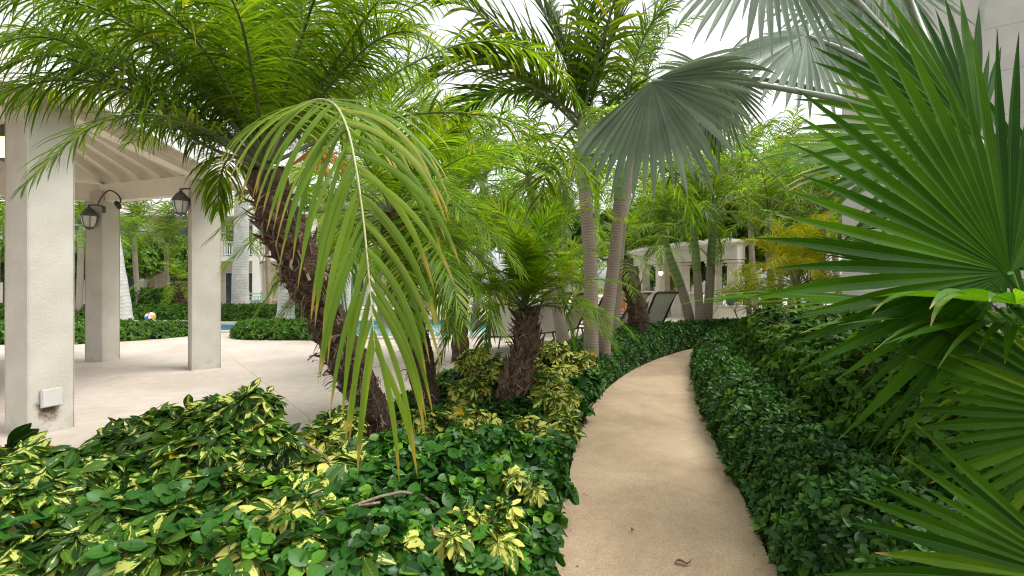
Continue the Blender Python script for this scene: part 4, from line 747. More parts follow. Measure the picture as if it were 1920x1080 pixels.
smooth('ringed_palm', 'ringed palm trunk curving upward, right of the closest pair beside the hedge', [V(1.30, 7.1, 0), at(1133, 640, 7.1), at(1150, 500, 7.1), at(1160, 400, 7.1), at(1166, 290, 7.1)], .094, TF, 11, 1.0, 42, group=G1, shl=.2)
smooth('ringed_palm', 'thin palm strongly leaning left over the sun lounger', [V(4.3, 12.0, 0), at(1293, 600, 12.0), at(1277, 540, 12), at(1258, 490, 12), at(1246, 445, 12)], .115, TF, 14, .72, 43, group=G1, shl=.45)
smooth('ringed_palm', 'thin upright palm, left one of the pair in front of the bar', [V(4.42, 11.7, 0), at(1312, 590, 11.7), at(1306, 500, 11.7), at(1300, 415, 11.7)], .10, TF, 14, .85, 44, group=G1, shl=.38)
smooth('ringed_palm', 'thin upright palm, right one of the pair in front of the bar', [V(4.62, 11.9, 0), at(1327, 590, 11.9), at(1333, 500, 11.9), at(1338, 400, 11.9)], .11, TF, 15, .9, 45, group=G1, shl=.38)
smooth('ringed_palm', 'pale leaning palm trunk behind the small shaggy palm', [V(.95, 9.0, 0), at(1050, 600, 9.0), at(1030, 500, 9), at(1008, 400, 9), at(990, 330, 9)], .11, TF, 13, .95, 46, group=G1, shl=.12)
# large upright fronds of the tall ringed palm
for k, (pts, kw) in enumerate([
    (px((1090, 240, 6.85), (1050, 140, 6.9), (960, 70, 7.0), (860, 5, 7.1), (760, -30, 7.2)), {}), (px((1090, 240, 6.85), (1086, 120, 6.8), (1084, 0, 6.8), (1070, -120, 6.8)), {}),
    (px((1092, 240, 6.85), (1130, 130, 6.9), (1160, 30, 7.0), (1185, -60, 7.0)), dict(vang=5)), (px((1090, 240, 6.85), (1010, 150, 6.6), (930, 110, 6.4), (860, 110, 6.2), (800, 150, 6.1)), {}),
    (px((1090, 245, 6.85), (1030, 190, 7.1), (960, 170, 7.4), (890, 190, 7.6), (850, 250, 7.8)), {}), (px((1090, 245, 6.85), (1060, 110, 7.1), (1010, 10, 7.3), (940, -70, 7.5)), {}), (px((1094, 245, 6.85), (1150, 190, 7.2), (1230, 170, 7.4), (1300, 200, 7.5), (1340, 270, 7.6)), {})]):
    ff(a, V(*a.location), pts, [M['royalleaf'], M['rachis']], L=.85, w=.028, n=62, t0=.1, a0=55, a1=24, droop=.6, vang=20, seg=5, r0=.022, seed=500 + k, across=3, **{k_: v_ for k_, v_ in kw.items() if k_ != 'vang'})
# royal palms by the pool
G2 = 'pale royal palms around the pool'
smooth('royal_palm', 'thick white royal palm trunk right of the third column', [pos(450, 20.8, 0), at(451, 500, 20.8), at(453, 420, 20.8), at(455, 250, 20.8), at(458, 60, 20.8)], .29, TR, 13, 1.2, 51, 'royaltrunk', True, G2, .12)
smooth('royal_palm', 'leaning white royal palm trunk half hidden behind the middle column', [pos(232, 15.0, 0), at(224, 540, 15), at(205, 400, 15), at(180, 200, 15)], .20, TR, 11, 1.0, 52, 'royaltrunk', True, G2, .4)
smooth('royal_palm', 'white royal palm base showing left of the big shaggy trunk', [pos(534, 15.4, 0), at(540, 520, 15.4), at(552, 380, 15.4), at(560, 160, 15.4)], .20, TR, 12, 1.0, 53, 'royaltrunk', True, G2, .45)
smooth('royal_palm', 'white royal palm trunk seen through the drooping frond', [pos(649, 19.0, 0), at(649, 500, 19), at(650, 330, 19), at(652, 150, 19)], .24, TR, 13, 1.2, 54, 'royaltrunk', True, G2, .1)
# garden palms beyond the pool and beside the bar: (px, Y, crown py, scale, where it can be found)
G3 = 'green garden palms in the background'
lst = [(252, 22.5, 435, 1.25, 'beyond the pool between the middle and third columns'), (312, 25.0, 455, 1.15, 'beyond the pool, just left of the third column'), (152, 19.0, 420, 1.2, 'showing in the gap between the near and middle columns'),
 (400, 25, 440, 1.3, 'hidden mostly behind the third column'), (500, 24, 400, 1.2, 'behind the teal railing at the left'), (-5, 20, 440, 1.5, 'at the far left edge beyond the near column'), (196, 27, 455, 1.4, 'farthest, over the pool behind the middle column'),
 (700, 16, 330, 1.3, 'behind the big drooping frond'), (800, 13.5, 290, 1.1, 'with a high crown above the pool centre'), (905, 15, 340, 1.25, 'rising over the pool left of the leaning pale trunk'), (600, 18, 300, 1.4, 'behind the shaggy trunk over the pool'),
 (1215, 29, 395, 2.0, 'under the grey fan leaf, behind the loungers'), (1285, 26, 350, 2.2, 'right under the hanging silver fan'), (1372, 23, 375, 1.9, 'just above the right end of the bar'), (1440, 14, 400, 1.1, 'with a green stem left of the yellow palm'),
 (1405, 19, 345, 1.5, 'in the tree line right of the bar'), (1495, 16, 365, 1.2, 'above the yellow feathery palm'), (1545, 13.5, 400, 1.0, 'beside the pale wall corner'), (1560, 19, 340, 1.4, 'tall behind the wall corner'), (1060, 14, 400, 1.0, 'between the pale leaning trunk and the ringed trunk'),
 (1120, 19, 360, 1.6, 'behind the two thick ringed trunks'), (1250, 21, 400, 1.4, 'over the curved bar roof'), (960, 21, 420, 1.3, 'low over the far side of the pool'), (1330, 22, 380, 1.4, 'far back above the middle of the bar'), (1470, 22, 320, 1.5, 'breaking the skyline right of the open sky'),
 (760, 22, 400, 1.4, 'far back beyond the pool water'), (860, 24, 330, 1.7, 'tallest far palm over the pool')]
for k, (x, Y, cyp, sc, w) in enumerate(lst):
    ln_ = (rng.random() - .5) * 1.2; b = pos(x, Y, 0); t = at(x, cyp, Y); b[0] += ln_ * .6; smooth('garden_palm', f'green palm {w}', [b, (b + t) / 2 + V(-ln_ * .12, 0, 0), t - V(0, 0, .25), t], .11, TF, 17, sc, 600 + k, group=G3, shl=.25)
# palm crown behind the silver fans against the sky
smooth('ringed_palm', 'dark palm crown against the sky behind the silver fan leaves', [V(1.95, 9.3, 0), at(1152, 600, 9.3), at(1166, 420, 9.4), at(1195, 250, 9.6), at(1212, 140, 9.7)], .10, TF, 12, .75, 61, group=G3, shl=.2)
# clumping feather palms
def clump(name, label, c, T, n, sc, seed, group=None, ns=5, h=.6):
    g = np.random.default_rng(seed); loc = V(c[0], c[1], 0); o = empty(name, loc, label, 'palm', group)
    for s in range(ns):
        a = g.random() * 6.28; b = loc + V(math.cos(a), math.sin(a), 0) * .25 * g.random(); t = b + V(math.cos(a) * .25, math.sin(a) * .25, h * (1 + .4 * g.random())); m = MB(); m.tube(spline([b, (b + t) / 2, t], 5), .022 * sc, 6); m.build('stem', M['greenshaft'], o, True, loc)
        crown(o, T, n // ns, sc, t - loc, g)
G4 = 'clumping feather palms in the beds'
clump('yellow_palm', 'bright yellow feathery palm clump right of the bar, left of the pale wall', pos(1515, 10.6), TY, 55, 1.0, 71, None, 5, 1.05)
clump('areca_palm', 'bright green clump at the right end of the pool bar', pos(1410, 13.5), TA, 30, .8, 72, G4, 5, .5); clump('areca_palm', 'yellow green clump between the ringed trunks and the small shaggy palm', pos(1060, 13.5), TA, 35, 1.1, 73, G4, 5, .8)
clump('areca_palm', 'yellow green clump glowing behind the drooping frond', pos(655, 15.0), TA, 35, 1.2, 74, G4, 5, 1.6); clump('areca_palm', 'yellow green clump behind the dark shaggy trunk', pos(820, 17.0), TA, 35, 1.4, 75, G4, 5, 1.2)
clump('areca_palm', 'green clump in front of the bar counter, left of the upright pair', pos(1262, 24.5), TA, 25, .8, 76, G4, 4, .6); clump('areca_palm', 'green clump at the foot of the pale wall behind the tall hedge', pos(1480, 10.8), TA, 25, .62, 77, G4, 4, .35)
for o in tmpls: bpy.data.objects.remove(o)

# ------------------------------------------------ silver fan palm
def petiole(parent, loc, pts, r0, r1, mt_): m = MB(); m.tube(spline(pts, 22), np.linspace(r0, r1, 22), 8); return m.build('petiole', mt_, parent, True, loc)
sb_ = V(3.55, 3.95, 0); sc_ = at(1800, 290, 3.8); sp_ = empty('silver_fan_palm', sb_, 'silver grey fan palm whose big leaves hang over the path at top right', 'palm tree')
shag([sb_, (sb_ + sc_) / 2 + V(.05, 0, -.1), sc_ - V(0, 0, .12)], .17, sp_, sb_, 81, 150, 260, .13)
def sleaf(hub, A, N, rad, pet, lab=None, **k):
    m = MB(); kw = dict(nseg=52, spread=300, fuse=.55, droop=.25, tipdroop=.5, pleat=.5, lprof=.18, jit=.09, samp=12); kw.update(k); fan(m, hub, A, N, rad, **kw); o = m.build('fan_leaf', M['silver'], sp_, False, sb_)
    if lab: o['label'] = lab
    petiole(sp_, sb_, pet, .032, .016, M['silver_pet'])
h1 = at(1222, 152, 3.9)
sleaf(h1, V(-.80, .30, -.46), V(-.30, -.35, .85), 1.0, [sc_, at(1690, 225, 3.85), at(1600, 192, 3.9), at(1500, 172, 3.9), at(1400, 156, 3.9), at(1300, 147, 3.9), h1], 'silver leaf folded and hanging like a skirt', foldp=84, foldn=26, spread=340, droop=.7, tipdroop=.9, seed=5)
h2 = at(1512, 66, 4.6); sleaf(h2, V(-.85, -.3, -.5), V(-.25, -.75, .6), 1.0, [sc_, at(1720, 180, 4.0), at(1620, 110, 4.4), h2], None, seed=6, spread=330, droop=.3, foldp=18, foldn=18)
h3 = at(1440, -120, 3.6); sleaf(h3, V(-.45, -.35, -.85), V(-.1, -.85, .3), 1.12, [sc_, at(1700, 110, 3.7), at(1640, 40, 3.6), at(1590, -15, 3.55), at(1510, -90, 3.55), h3], None, seed=7, spread=260, droop=.3, foldp=15, foldn=15)
h4 = at(1640, -70, 5.2); sleaf(h4, V(-.25, .0, -1), V(-.2, -.9, .1), 1.15, [sc_, at(1745, 100, 4.2), at(1690, -30, 4.8), h4], None, seed=8, spread=230, droop=.3)
h5 = at(1340, 140, 5.0); sleaf(h5, V(.25, .1, -.95), V(.3, -.8, .2), .85, [sc_, at(1650, 215, 4.3), at(1500, 160, 4.7), h5], None, seed=9, spread=250, droop=.35)
h6 = at(2010, -160, 3.6); sleaf(h6, V(.3, .3, .9), V(0, -1, .1), 1.1, [sc_, at(1830, 90, 3.7), at(1870, -60, 3.65), h6], None, seed=10, spread=280)
h7 = at(1660, -200, 3.0); sleaf(h7, V(-.6, -.3, .6), V(0, -1, .5), 1.0, [sc_, at(1730, 80, 3.5), at(1685, -60, 3.2), h7], None, seed=11, spread=280)

# ------------------------------------------------ green fan palm close on the right
gb = V(2.3, 1.95, 0); gc = V(2.25, 1.95, 1.15); gpalm = empty('green_fan_palm', gb, 'deep green fan palm filling the right edge close to the camera', 'palm tree')
shag([gb, (gb + gc) / 2, gc - V(0, 0, .05)], .12, gpalm, gb, 82, 130, 260, .10)
def gleaf(hub, A, N, rad, pet=None, mt_=None, lab=None, **k):
    m = MB(); kw = dict(nseg=38, spread=220, fuse=.58, droop=.12, tipdroop=.25, pleat=.45, lprof=.12, jit=.085, samp=13); kw.update(k); fan(m, hub, A, N, rad, **kw); o = m.build('fan_leaf', mt_ or M['green_fan'], gpalm, False, gb)
    if lab: o['label'] = lab
    petiole(gpalm, gb, pet or [gc, (gc + hub) / 2 + V(0, 0, .05), hub], .02, .011, M['fan_pet'])
g1 = at(1893, 512, 1.55); gleaf(g1, V(-.62, .02, .78), V(.12, -1, .12), .80, [gc, at(2000, 640, 1.75), at(1925, 590, 1.6), g1], lab='large fan leaf facing the camera', seed=21, spread=200, nseg=36, fuse=.52, tipdroop=.12)
g2 = at(1905, 590, 1.75); gleaf(g2, V(-1, .10, .13), V(-.02, -.10, .99), .98, [gc, at(2000, 640, 1.85), g2], seed=22, spread=100, nseg=30, asym=-.55, tipdroop=.55, droop=.25, fuse=.5)
g2b = at(1905, 570, 1.5); gleaf(g2b, V(-.55, -.62, .15), V(-.1, -.2, 1), .55, [gc, at(2000, 640, 1.7), g2b], M['green_fan_yellowing'], 'yellowing fan leaf with bent pale tips', seed=23, spread=115, nseg=13, tipdroop=2.6, droop=.3, fuse=.55, rnd=(.1, .75))
g3 = at(2075, 790, 1.45); gleaf(g3, V(-.98, 0, .05), V(.05, -1, .15), .55, seed=24, spread=120, nseg=24)
g4 = at(2050, 1100, 1.30); gleaf(g4, V(-.97, -.05, .16), V(.05, -1, .35), .62, seed=25, spread=80, nseg=16, droop=.1, tipdroop=.15)
g5 = at(1835, 260, 2.3); gleaf(g5, V(-.95, 0, .22), V(.15, -1, .3), .86, [gc, at(1960, 450, 2.0), g5], seed=26, spread=210, nseg=40)
g6 = at(1830, 300, 2.75); gleaf(g6, V(-1, 0, .06), V(-.05, -.5, .85), 1.18, [gc, at(1960, 480, 2.3), g6], M['green_fan_yellowing'], 'yellowing fan leaf with long drooping tips', seed=27, spread=130, nseg=38, tipdroop=1.3, droop=.35)
g8 = at(2050, 880, 2.0); gleaf(g8, V(-.9, .1, .25), V(0, -1, .4), .55, seed=29, spread=170)
g9 = at(1990, 660, 2.1); gleaf(g9, V(-.8, .1, -.5), V(-.1, -.7, .6), .55, seed=30, spread=120, droop=.6)

# ------------------------------------------------ hedges
def pdist(P, poly):
    P = np.asarray(P, float)[:, None]; A = poly[None]; B = np.roll(poly, -1, 0)[None]; d = B - A; t = np.clip(((P - A) * d).sum(-1) / np.maximum((d * d).sum(-1), 1e-12), 0, 1); D = np.linalg.norm(P - (A + d * t[..., None]), axis=-1).min(1)
    y = P[..., 1]; c = ((A[..., 1] > y) != (B[..., 1] > y)) & (P[..., 0] < (B[..., 0] - A[..., 0]) * (y - A[..., 1]) / np.where(B[..., 1] == A[..., 1], 1e-9, B[..., 1] - A[..., 1]) + A[..., 0]); ins = c.sum(1) % 2 == 1
    return np.where(ins, D, -D)
def wob(P, s, seed): 
    g = np.random.default_rng(seed); o = 0
    for k in range(5): w = g.normal(0, s * (1 + k * .6), 2); o = o + np.sin(P[:, 0] * w[0] + P[:, 1] * w[1] + g.random() * 6.28) / (1 + k * .5)
    return o / 2.6
def hedge(name, label, cat, poly, h, dens, sprig, mt_, sc, seed, edge=.18, group=None, amp=.04, part='foliage', rb=(0, .9), near=None, up=.35, jz=.03, kind=None, scj=.2, wf=1.6):
    g = np.random.default_rng(seed); poly = np.asarray(poly, float); lo, hi = poly.min(0), poly.max(0); area = np.prod(hi - lo); loc = V(*((lo + hi) / 2), 0)
    hf = h if callable(h) else (lambda P: np.full(len(P), float(h)))
    def zt(P, d): q = np.clip(d / edge, 0, 1); return hf(P) * (1 + amp / .5 * wob(P, wf, seed)) * np.sqrt(np.clip(1 - (1 - q) ** 2.4, 0, 1))
    n = int(area * dens); P = lo + g.random((n, 2)) * (hi - lo)
    if near is not None: w = np.clip((near / np.maximum(np.linalg.norm(P, axis=1), .5)) ** 1.1, .12, 1); P = P[g.random(n) < w]
    d = pdist(P, poly); k = d > 0; P = P[k]; d = d[k]; e = .02; z = zt(P, d)
    gx = (zt(P + V(e, 0), pdist(P + V(e, 0), poly)) - z) / e; gy = (zt(P + V(0, e), pdist(P + V(0, e), poly)) - z) / e; N = nrm(np.stack([-gx, -gy, np.ones(len(P))], -1)); Q = np.column_stack([P, z]) + N * g.normal(-.01, jz, (len(P), 1))
    # sides
    seg = np.roll(poly, -1, 0) - poly; Ls = np.linalg.norm(seg, axis=1); hm = float(hf(poly).mean()); ns = int(Ls.sum() * hm * dens * 1.15); i = g.choice(len(poly), ns, p=Ls / Ls.sum()); t = g.random(ns); B = poly[i] + seg[i] * t[:, None]
    nn = np.stack([seg[i][:, 1], -seg[i][:, 0]], -1) / np.maximum(Ls[i][:, None], 1e-9); s = np.sign(-pdist(B + nn * .02, poly)); nn = nn * s[:, None]; f = g.random(ns) ** .9; zz = hf(B) * .92 * f
    if near is not None: w = np.clip((near / np.maximum(np.linalg.norm(B, axis=1), .5)) ** 1.1, .12, 1); kk = g.random(ns) < w; B, nn, f, zz = B[kk], nn[kk], f[kk], zz[kk]
    B3 = np.column_stack([B - nn * (edge * .55 * f ** 3)[:, None] + nn * g.normal(0, jz, (len(B), 1)), zz]); N3 = np.column_stack([nn, np.full(len(nn), .25)])
    Q = np.vstack([Q, B3]); N = nrm(np.vstack([N, N3]) + V(0, 0, up) + g.normal(0, .38, (len(Q), 3))); k = Q[:, 2] > .01; Q = Q[k]; N = N[k]
    S = sc * (1 + g.normal(0, scj, len(Q))) * (1 if near is None else np.clip(np.linalg.norm(Q[:, :2], axis=1) / near, 1, 3) ** .45)
    o = empty(name, loc, label, cat, group); m = MB(); scatter(m, sprig, Q, N, S, g, rb); fo = m.build(part, [mt_, M['bark']], o, True, loc)
    if kind: o['kind'] = kind
    # inner mass of twigs
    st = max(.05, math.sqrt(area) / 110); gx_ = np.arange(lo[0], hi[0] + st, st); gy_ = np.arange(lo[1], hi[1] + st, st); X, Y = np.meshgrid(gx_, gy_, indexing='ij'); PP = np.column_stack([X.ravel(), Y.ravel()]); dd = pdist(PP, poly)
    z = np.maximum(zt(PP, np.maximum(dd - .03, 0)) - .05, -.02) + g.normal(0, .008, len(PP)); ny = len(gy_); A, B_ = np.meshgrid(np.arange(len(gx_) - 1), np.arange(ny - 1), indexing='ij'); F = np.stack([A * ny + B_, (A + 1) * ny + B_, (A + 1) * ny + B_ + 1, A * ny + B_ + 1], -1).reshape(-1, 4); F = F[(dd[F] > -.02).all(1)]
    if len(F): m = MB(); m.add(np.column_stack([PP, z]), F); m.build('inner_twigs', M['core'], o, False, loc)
    return o
g0 = np.random.default_rng(99)
lf_ob = leaf_tmpl(1, .21, .55, 5, .3, (.12, .6, 1, .85, .1)); lf_el = leaf_tmpl(1, .24, .7, 4, .3, (.1, .9, .9, .05)); lf_lo = leaf_tmpl(1, .3, .5, 3, .3, (.15, 1, .08), 2); lf_rd = leaf_tmpl(1, .33, .35, 6, .25, (.1, .62, .95, 1, .82, .12)); lf_sc = leaf_tmpl(1, .20, .6, 7, .22, (.06, .5, .85, 1, .95, .6, .06), base=.12)
sp_hedge = rosette(lf_ob, 9, (1.25, .05), (.65, 1.05), g0, (.5, .02), .02, .4, True); sp_tall = rosette(lf_el, 8, (1.0, -.3), (.7, 1.0), g0, (.8, .02), .1, .6, True); sp_far = rosette(lf_lo, 6, (1.1, 0), (.7, 1.0), g0, None, .03, .5, True)
sp_fic = rosette(lf_rd, 7, (1.15, .05), (.6, 1.1), g0, (.9, .025), .10, .35, True); sp_fic2 = rosette(lf_rd, 5, (.95, -.15), (.7, 1.1), g0, (.9, .025), .13, .5, True)
sp_sc = rosette(lf_sc, 8, (.05, -.25), (.9, 1.1), g0, (1.7, .02), 0, .12); sp_sc2 = rosette(lf_sc, 7, (.5, .1), (.7, 1.1), g0, (1.7, .02), 0, .3); sp_sc3 = rosette(lf_sc, 9, (-.35, -.8), (.9, 1.15), g0, (1.7, .02), 0, .15)

R1 = pathR[(pathR[:, 1] > 1.3)]; T = nrm(np.gradient(R1, axis=0)); Nr = np.stack([T[:, 1], -T[:, 0]], -1); inn = R1 + Nr * .07; out = R1 + Nr * .80
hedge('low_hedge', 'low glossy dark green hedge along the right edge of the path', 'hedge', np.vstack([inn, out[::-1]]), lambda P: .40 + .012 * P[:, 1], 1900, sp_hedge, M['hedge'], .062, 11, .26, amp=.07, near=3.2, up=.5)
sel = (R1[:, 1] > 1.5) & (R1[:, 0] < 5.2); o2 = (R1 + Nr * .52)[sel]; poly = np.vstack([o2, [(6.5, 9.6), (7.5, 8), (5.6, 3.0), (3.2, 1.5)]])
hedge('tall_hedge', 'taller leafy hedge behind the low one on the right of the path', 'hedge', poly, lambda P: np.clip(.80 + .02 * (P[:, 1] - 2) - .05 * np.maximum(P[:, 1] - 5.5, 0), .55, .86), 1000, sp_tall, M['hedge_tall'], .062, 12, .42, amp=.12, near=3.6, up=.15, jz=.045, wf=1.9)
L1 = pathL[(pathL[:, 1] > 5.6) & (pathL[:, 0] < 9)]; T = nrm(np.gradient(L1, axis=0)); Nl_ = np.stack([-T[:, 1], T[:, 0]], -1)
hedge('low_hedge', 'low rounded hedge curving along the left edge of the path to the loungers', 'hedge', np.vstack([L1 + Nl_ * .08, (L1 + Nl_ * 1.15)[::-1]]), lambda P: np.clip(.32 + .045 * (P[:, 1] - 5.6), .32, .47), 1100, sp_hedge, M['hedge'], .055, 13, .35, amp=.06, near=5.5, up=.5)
G5 = 'clipped hedges round the pool'
hedge('clipped_hedge', 'clipped low hedge on the patio left of the third column', 'hedge', cspline([(-13.5, 11.6), (-10.4, 11.0), (-9.1, 11.75), (-8.45, 12.7), (-8.6, 13.35), (-10.5, 13.5), (-13.5, 13.6)], 40), .38, 260, sp_far, M['hedge_far'], .075, 14, .3, G5, .03, up=.4)
hedge('clipped_hedge', 'rounded low hedge on the patio right of the third column', 'hedge', cspline([(-7.15, 12.9), (-6.6, 12.1), (-5.3, 11.9), (-4.3, 12.0), (-4.2, 12.5), (-4.9, 13.1), (-6.4, 13.4)], 40), .42, 300, sp_far, M['hedge_far'], .075, 15, .3, G5, .03, up=.4)
hedge('clipped_hedge', 'long low hedge on the far bank of the pool behind the beach ball', 'hedge', [(-22, 18.7), (-14.5, 18.9), (-11.5, 19.0), (-10.9, 19.6), (-11, 20.6), (-22, 20.8)], .52, 150, sp_far, M['hedge_far'], .09, 16, .3, G5, .05, up=.4)
hedge('clipped_hedge', 'low hedge at the foot of the pale royal palm beyond the pool', 'hedge', [(-11.0, 18.2), (-8.0, 18.4), (-6.8, 19.2), (-7, 20.6), (-11, 20.9)], .52, 150, sp_far, M['hedge_far'], .09, 17, .3, G5, .05, up=.4)
hedge('clipped_hedge', 'higher square clipped hedge in the far garden left of the third column', 'hedge', [(-19, 22.4), (-14.2, 22.4), (-14.2, 24), (-19, 24)], 1.15, 110, sp_far, M['hedge_far'], .10, 18, .12, G5, .03, up=.3)

# ------------------------------------------------ bed shrubs
def shrub(name, label, base, lobes, kinds, sc, seed, dens=1.0, group=None, cat='shrub', rb=(0, 1), stems=True, flat=.8, core=0.0):
    """lobes: (px, py, Y, r); kinds: list of (sprig, material, share)"""
    g = np.random.default_rng(seed); loc = V(base[0], base[1], 0); o = empty(name, loc, label, cat, group); Pl = [[] for _ in kinds]; Zl = [[] for _ in kinds]; sh = np.array([k[2] for k in kinds], float); sh /= sh.sum(); ms = MB()
    for (x, y, Y, r) in lobes:
        c = at(x, y, Y); n = max(4, int(dens * 2600 * r * r * (.10 / sc) ** 1.2)); D = nrm(g.normal(0, 1, (n, 3))); D[:, 2] = np.where(D[:, 2] < -.35, -D[:, 2], D[:, 2]); rad = r * (.35 + .65 * g.random(n) ** .45); P = c + D * rad[:, None] * V(1, 1, flat); Z = nrm(D * .55 + V(0, -.12, .8) + g.normal(0, .3, (n, 3)))
        ki = g.choice(len(kinds), n, p=sh)
        for q in range(len(kinds)): Pl[q].append(P[ki == q]); Zl[q].append(Z[ki == q])
        if stems:
            b = loc + g.normal(0, .05, 3) * V(1, 1, 0); mid = (b + c) / 2 + g.normal(0, .05, 3) + V(0, 0, .06); ms.tube(spline([b, mid, c], 10), np.linspace(.011, .005, 10), 6)
            for q in range(5): e = P[g.integers(n)]; ms.tube(spline([(mid + c) / 2, (c + e) / 2 + g.normal(0, .015, 3), e], 6), np.linspace(.0055, .0025, 6), 5)
    m = MB(); mats = []
    for q, (spg, mt_, _) in enumerate(kinds):
        P = np.vstack(Pl[q]); Z = np.vstack(Zl[q]); k = P[:, 2] > .03; P, Z = P[k], Z[k]
        if not len(P): continue
        mats += [mt_, M['rachis']]; scatter(m, spg, P, Z, sc * (.68 if mt_ is M['ficus'] and sc > .07 else 1) * np.clip(1 + g.normal(0, .26, len(P)), .45, 1.6), g, rb, len(mats) - 2, len(mats) - 1, .6)
    m.build('foliage', mats, o, True, loc)
    if ms.vs: ms.build('stems', M['bark'], o, True, loc)
    return o
SG = [(sp_sc, M['scheff'], 5), (sp_sc2, M['scheff'], 3), (sp_sc3, M['scheff_y'], 1.3), (sp_sc2, M['scheff_o'], .12)]; SY = [(sp_sc, M['scheff_y'], 4), (sp_sc3, M['scheff_y'], 2), (sp_sc2, M['scheff'], 2.2), (sp_sc2, M['scheff_o'], .1)]; FI = [(sp_fic, M['ficus'], 5), (sp_fic2, M['ficus'], 4)]
MX = [(sp_sc, M['scheff'], 3), (sp_fic, M['ficus'], 2.2), (sp_sc3, M['scheff_y'], 1.2), (sp_sc2, M['scheff'], 1.5)]
GS = 'variegated shrubs in the bed by the patio'; GF = 'glossy round leaved shrubs in the bed'
shrub('variegated_shrub', 'tall open green and yellow shrub standing out against the patio', (-1.25, 2.45), [(475, 765, 2.35, .10), (452, 800, 2.35, .13), (390, 795, 2.4, .13), (310, 812, 2.35, .13), (235, 832, 2.3, .11), (420, 850, 2.2, .14), (345, 860, 2.2, .13), (500, 822, 2.3, .10), (285, 865, 2.25, .12)], SG, .082, 31, 1.0, GS)
shrub('variegated_shrub', 'green and yellow shrub at the left edge of the photo, below the near column', (-1.75, 1.85), [(25, 885, 1.9, .12), (90, 905, 1.85, .13), (165, 885, 2.0, .10), (50, 960, 1.7, .15), (-20, 980, 1.6, .16), (140, 950, 1.85, .12)], SG, .088, 32, .95, GS)
shrub('variegated_shrub', 'mixed green shrub in the bottom left corner of the photo', (-1.3, 1.7), [(180, 1000, 1.65, .13), (280, 985, 1.75, .13), (100, 1050, 1.55, .13), (230, 1060, 1.5, .12), (20, 1060, 1.5, .13), (340, 1050, 1.55, .12)], MX, .085, 33, .75, GS)
shrub('variegated_shrub', 'shrub with bright yellow splashed leaves at the bottom, left of centre', (-.75, 1.75), [(430, 1000, 1.75, .10), (520, 980, 1.85, .10), (620, 1000, 1.75, .11), (690, 1030, 1.65, .11), (560, 1060, 1.55, .12), (440, 1065, 1.5, .11)], [(sp_sc3, M['scheff_y'], 3), (sp_fic, M['ficus'], 2.5), (sp_sc, M['scheff'], 2)], .084, 34, .85, GS)
shrub('variegated_shrub', 'yellow green shrub around the foot of the leaning shaggy palm', (-1.0, 2.9), [(590, 835, 2.9, .12), (650, 860, 2.75, .12), (560, 890, 2.6, .12), (640, 800, 3.2, .13), (680, 900, 2.5, .1), (600, 930, 2.3, .11), (520, 910, 2.4, .09)], [(sp_sc, M['scheff_y'], 3), (sp_sc2, M['scheff'], 3), (sp_sc2, M['scheff_o'], .15)], .088, 35, .95, GS)
shrub('variegated_shrub', 'dark branch with green leaves behind the tall open shrub', (-1.05, 2.6), [(430, 930, 2.05, .13), (340, 930, 2.0, .13), (520, 950, 2.0, .11), (250, 920, 2.05, .12)], MX, .085, 36, .7, GS)
shrub('round_leaf_shrub', 'glossy dark round leaved shrub at the base of the shaggy trunks', (-.5, 2.75), [(735, 850, 2.75, .12), (790, 880, 2.6, .14), (860, 860, 2.7, .15), (700, 920, 2.4, .12), (840, 940, 2.4, .14), (760, 950, 2.25, .13), (650, 960, 2.1, .11)], FI, .062, 37, 1.0, GF)
shrub('round_leaf_shrub', 'glossy round leaved shrub spilling over the left edge of the path', (-.02, 2.75), [(940, 850, 2.9, .14), (1005, 870, 3.0, .13), (930, 920, 2.55, .15), (1010, 930, 2.65, .12), (1000, 1000, 2.35, .12), (920, 1010, 2.2, .14), (1035, 850, 3.1, .10), (1045, 930, 2.7, .07)], FI, .062, 38, 1.0, GF)
shrub('round_leaf_shrub', 'glossy round leaved shrub at the bottom edge left of the path', (-.25, 2.1), [(820, 1040, 1.95, .13), (900, 1060, 1.9, .12), (980, 1060, 2.05, .11), (740, 1030, 1.85, .12), (1000, 1090, 2.0, .08), (670, 1075, 1.6, .1), (760, 1090, 1.65, .1)], FI, .064, 39, 1.0, GF)
shrub('variegated_shrub', 'small pale yellow shrub poking through the round leaves nearest the path', (-.1, 2.45), [(965, 895, 2.42, .045), (1000, 915, 2.4, .04), (880, 975, 2.02, .06), (940, 965, 2.1, .07), (935, 1020, 1.9, .06), (850, 1010, 1.85, .05), (560, 960, 1.75, .07), (620, 960, 1.85, .05)], [(sp_sc3, M['scheff_y'], 2), (sp_sc, M['scheff_y'], 2), (sp_sc2, M['scheff'], 1)], .064, 40, 1.0, GS)
shrub('variegated_shrub', 'yellow green shrub to the left of the small shaggy palm', (-.45, 4.6), [(880, 740, 4.7, .2), (845, 790, 4.2, .18), (930, 700, 5.2, .2), (790, 800, 3.9, .16), (900, 800, 3.9, .16), (890, 680, 5.6, .2)], SY, .085, 41, .75, GS)
shrub('variegated_shrub', 'yellow green shrub between the small shaggy palm and the path', (.35, 4.4), [(1035, 760, 4.5, .2), (1050, 800, 4.1, .15), (1010, 715, 5.0, .2), (1020, 830, 3.7, .15), (1060, 740, 4.7, .14), (985, 810, 3.8, .14)], SY, .085, 42, .8, GS)
shrub('variegated_shrub', 'pale yellow shrub under the first ringed palm trunk', (.75, 6.3), [(1040, 665, 6.1, .2), (1090, 680, 6.0, .18), (1000, 680, 6.2, .2), (1062, 700, 5.7, .15)], SY, .085, 43, .8, GS)
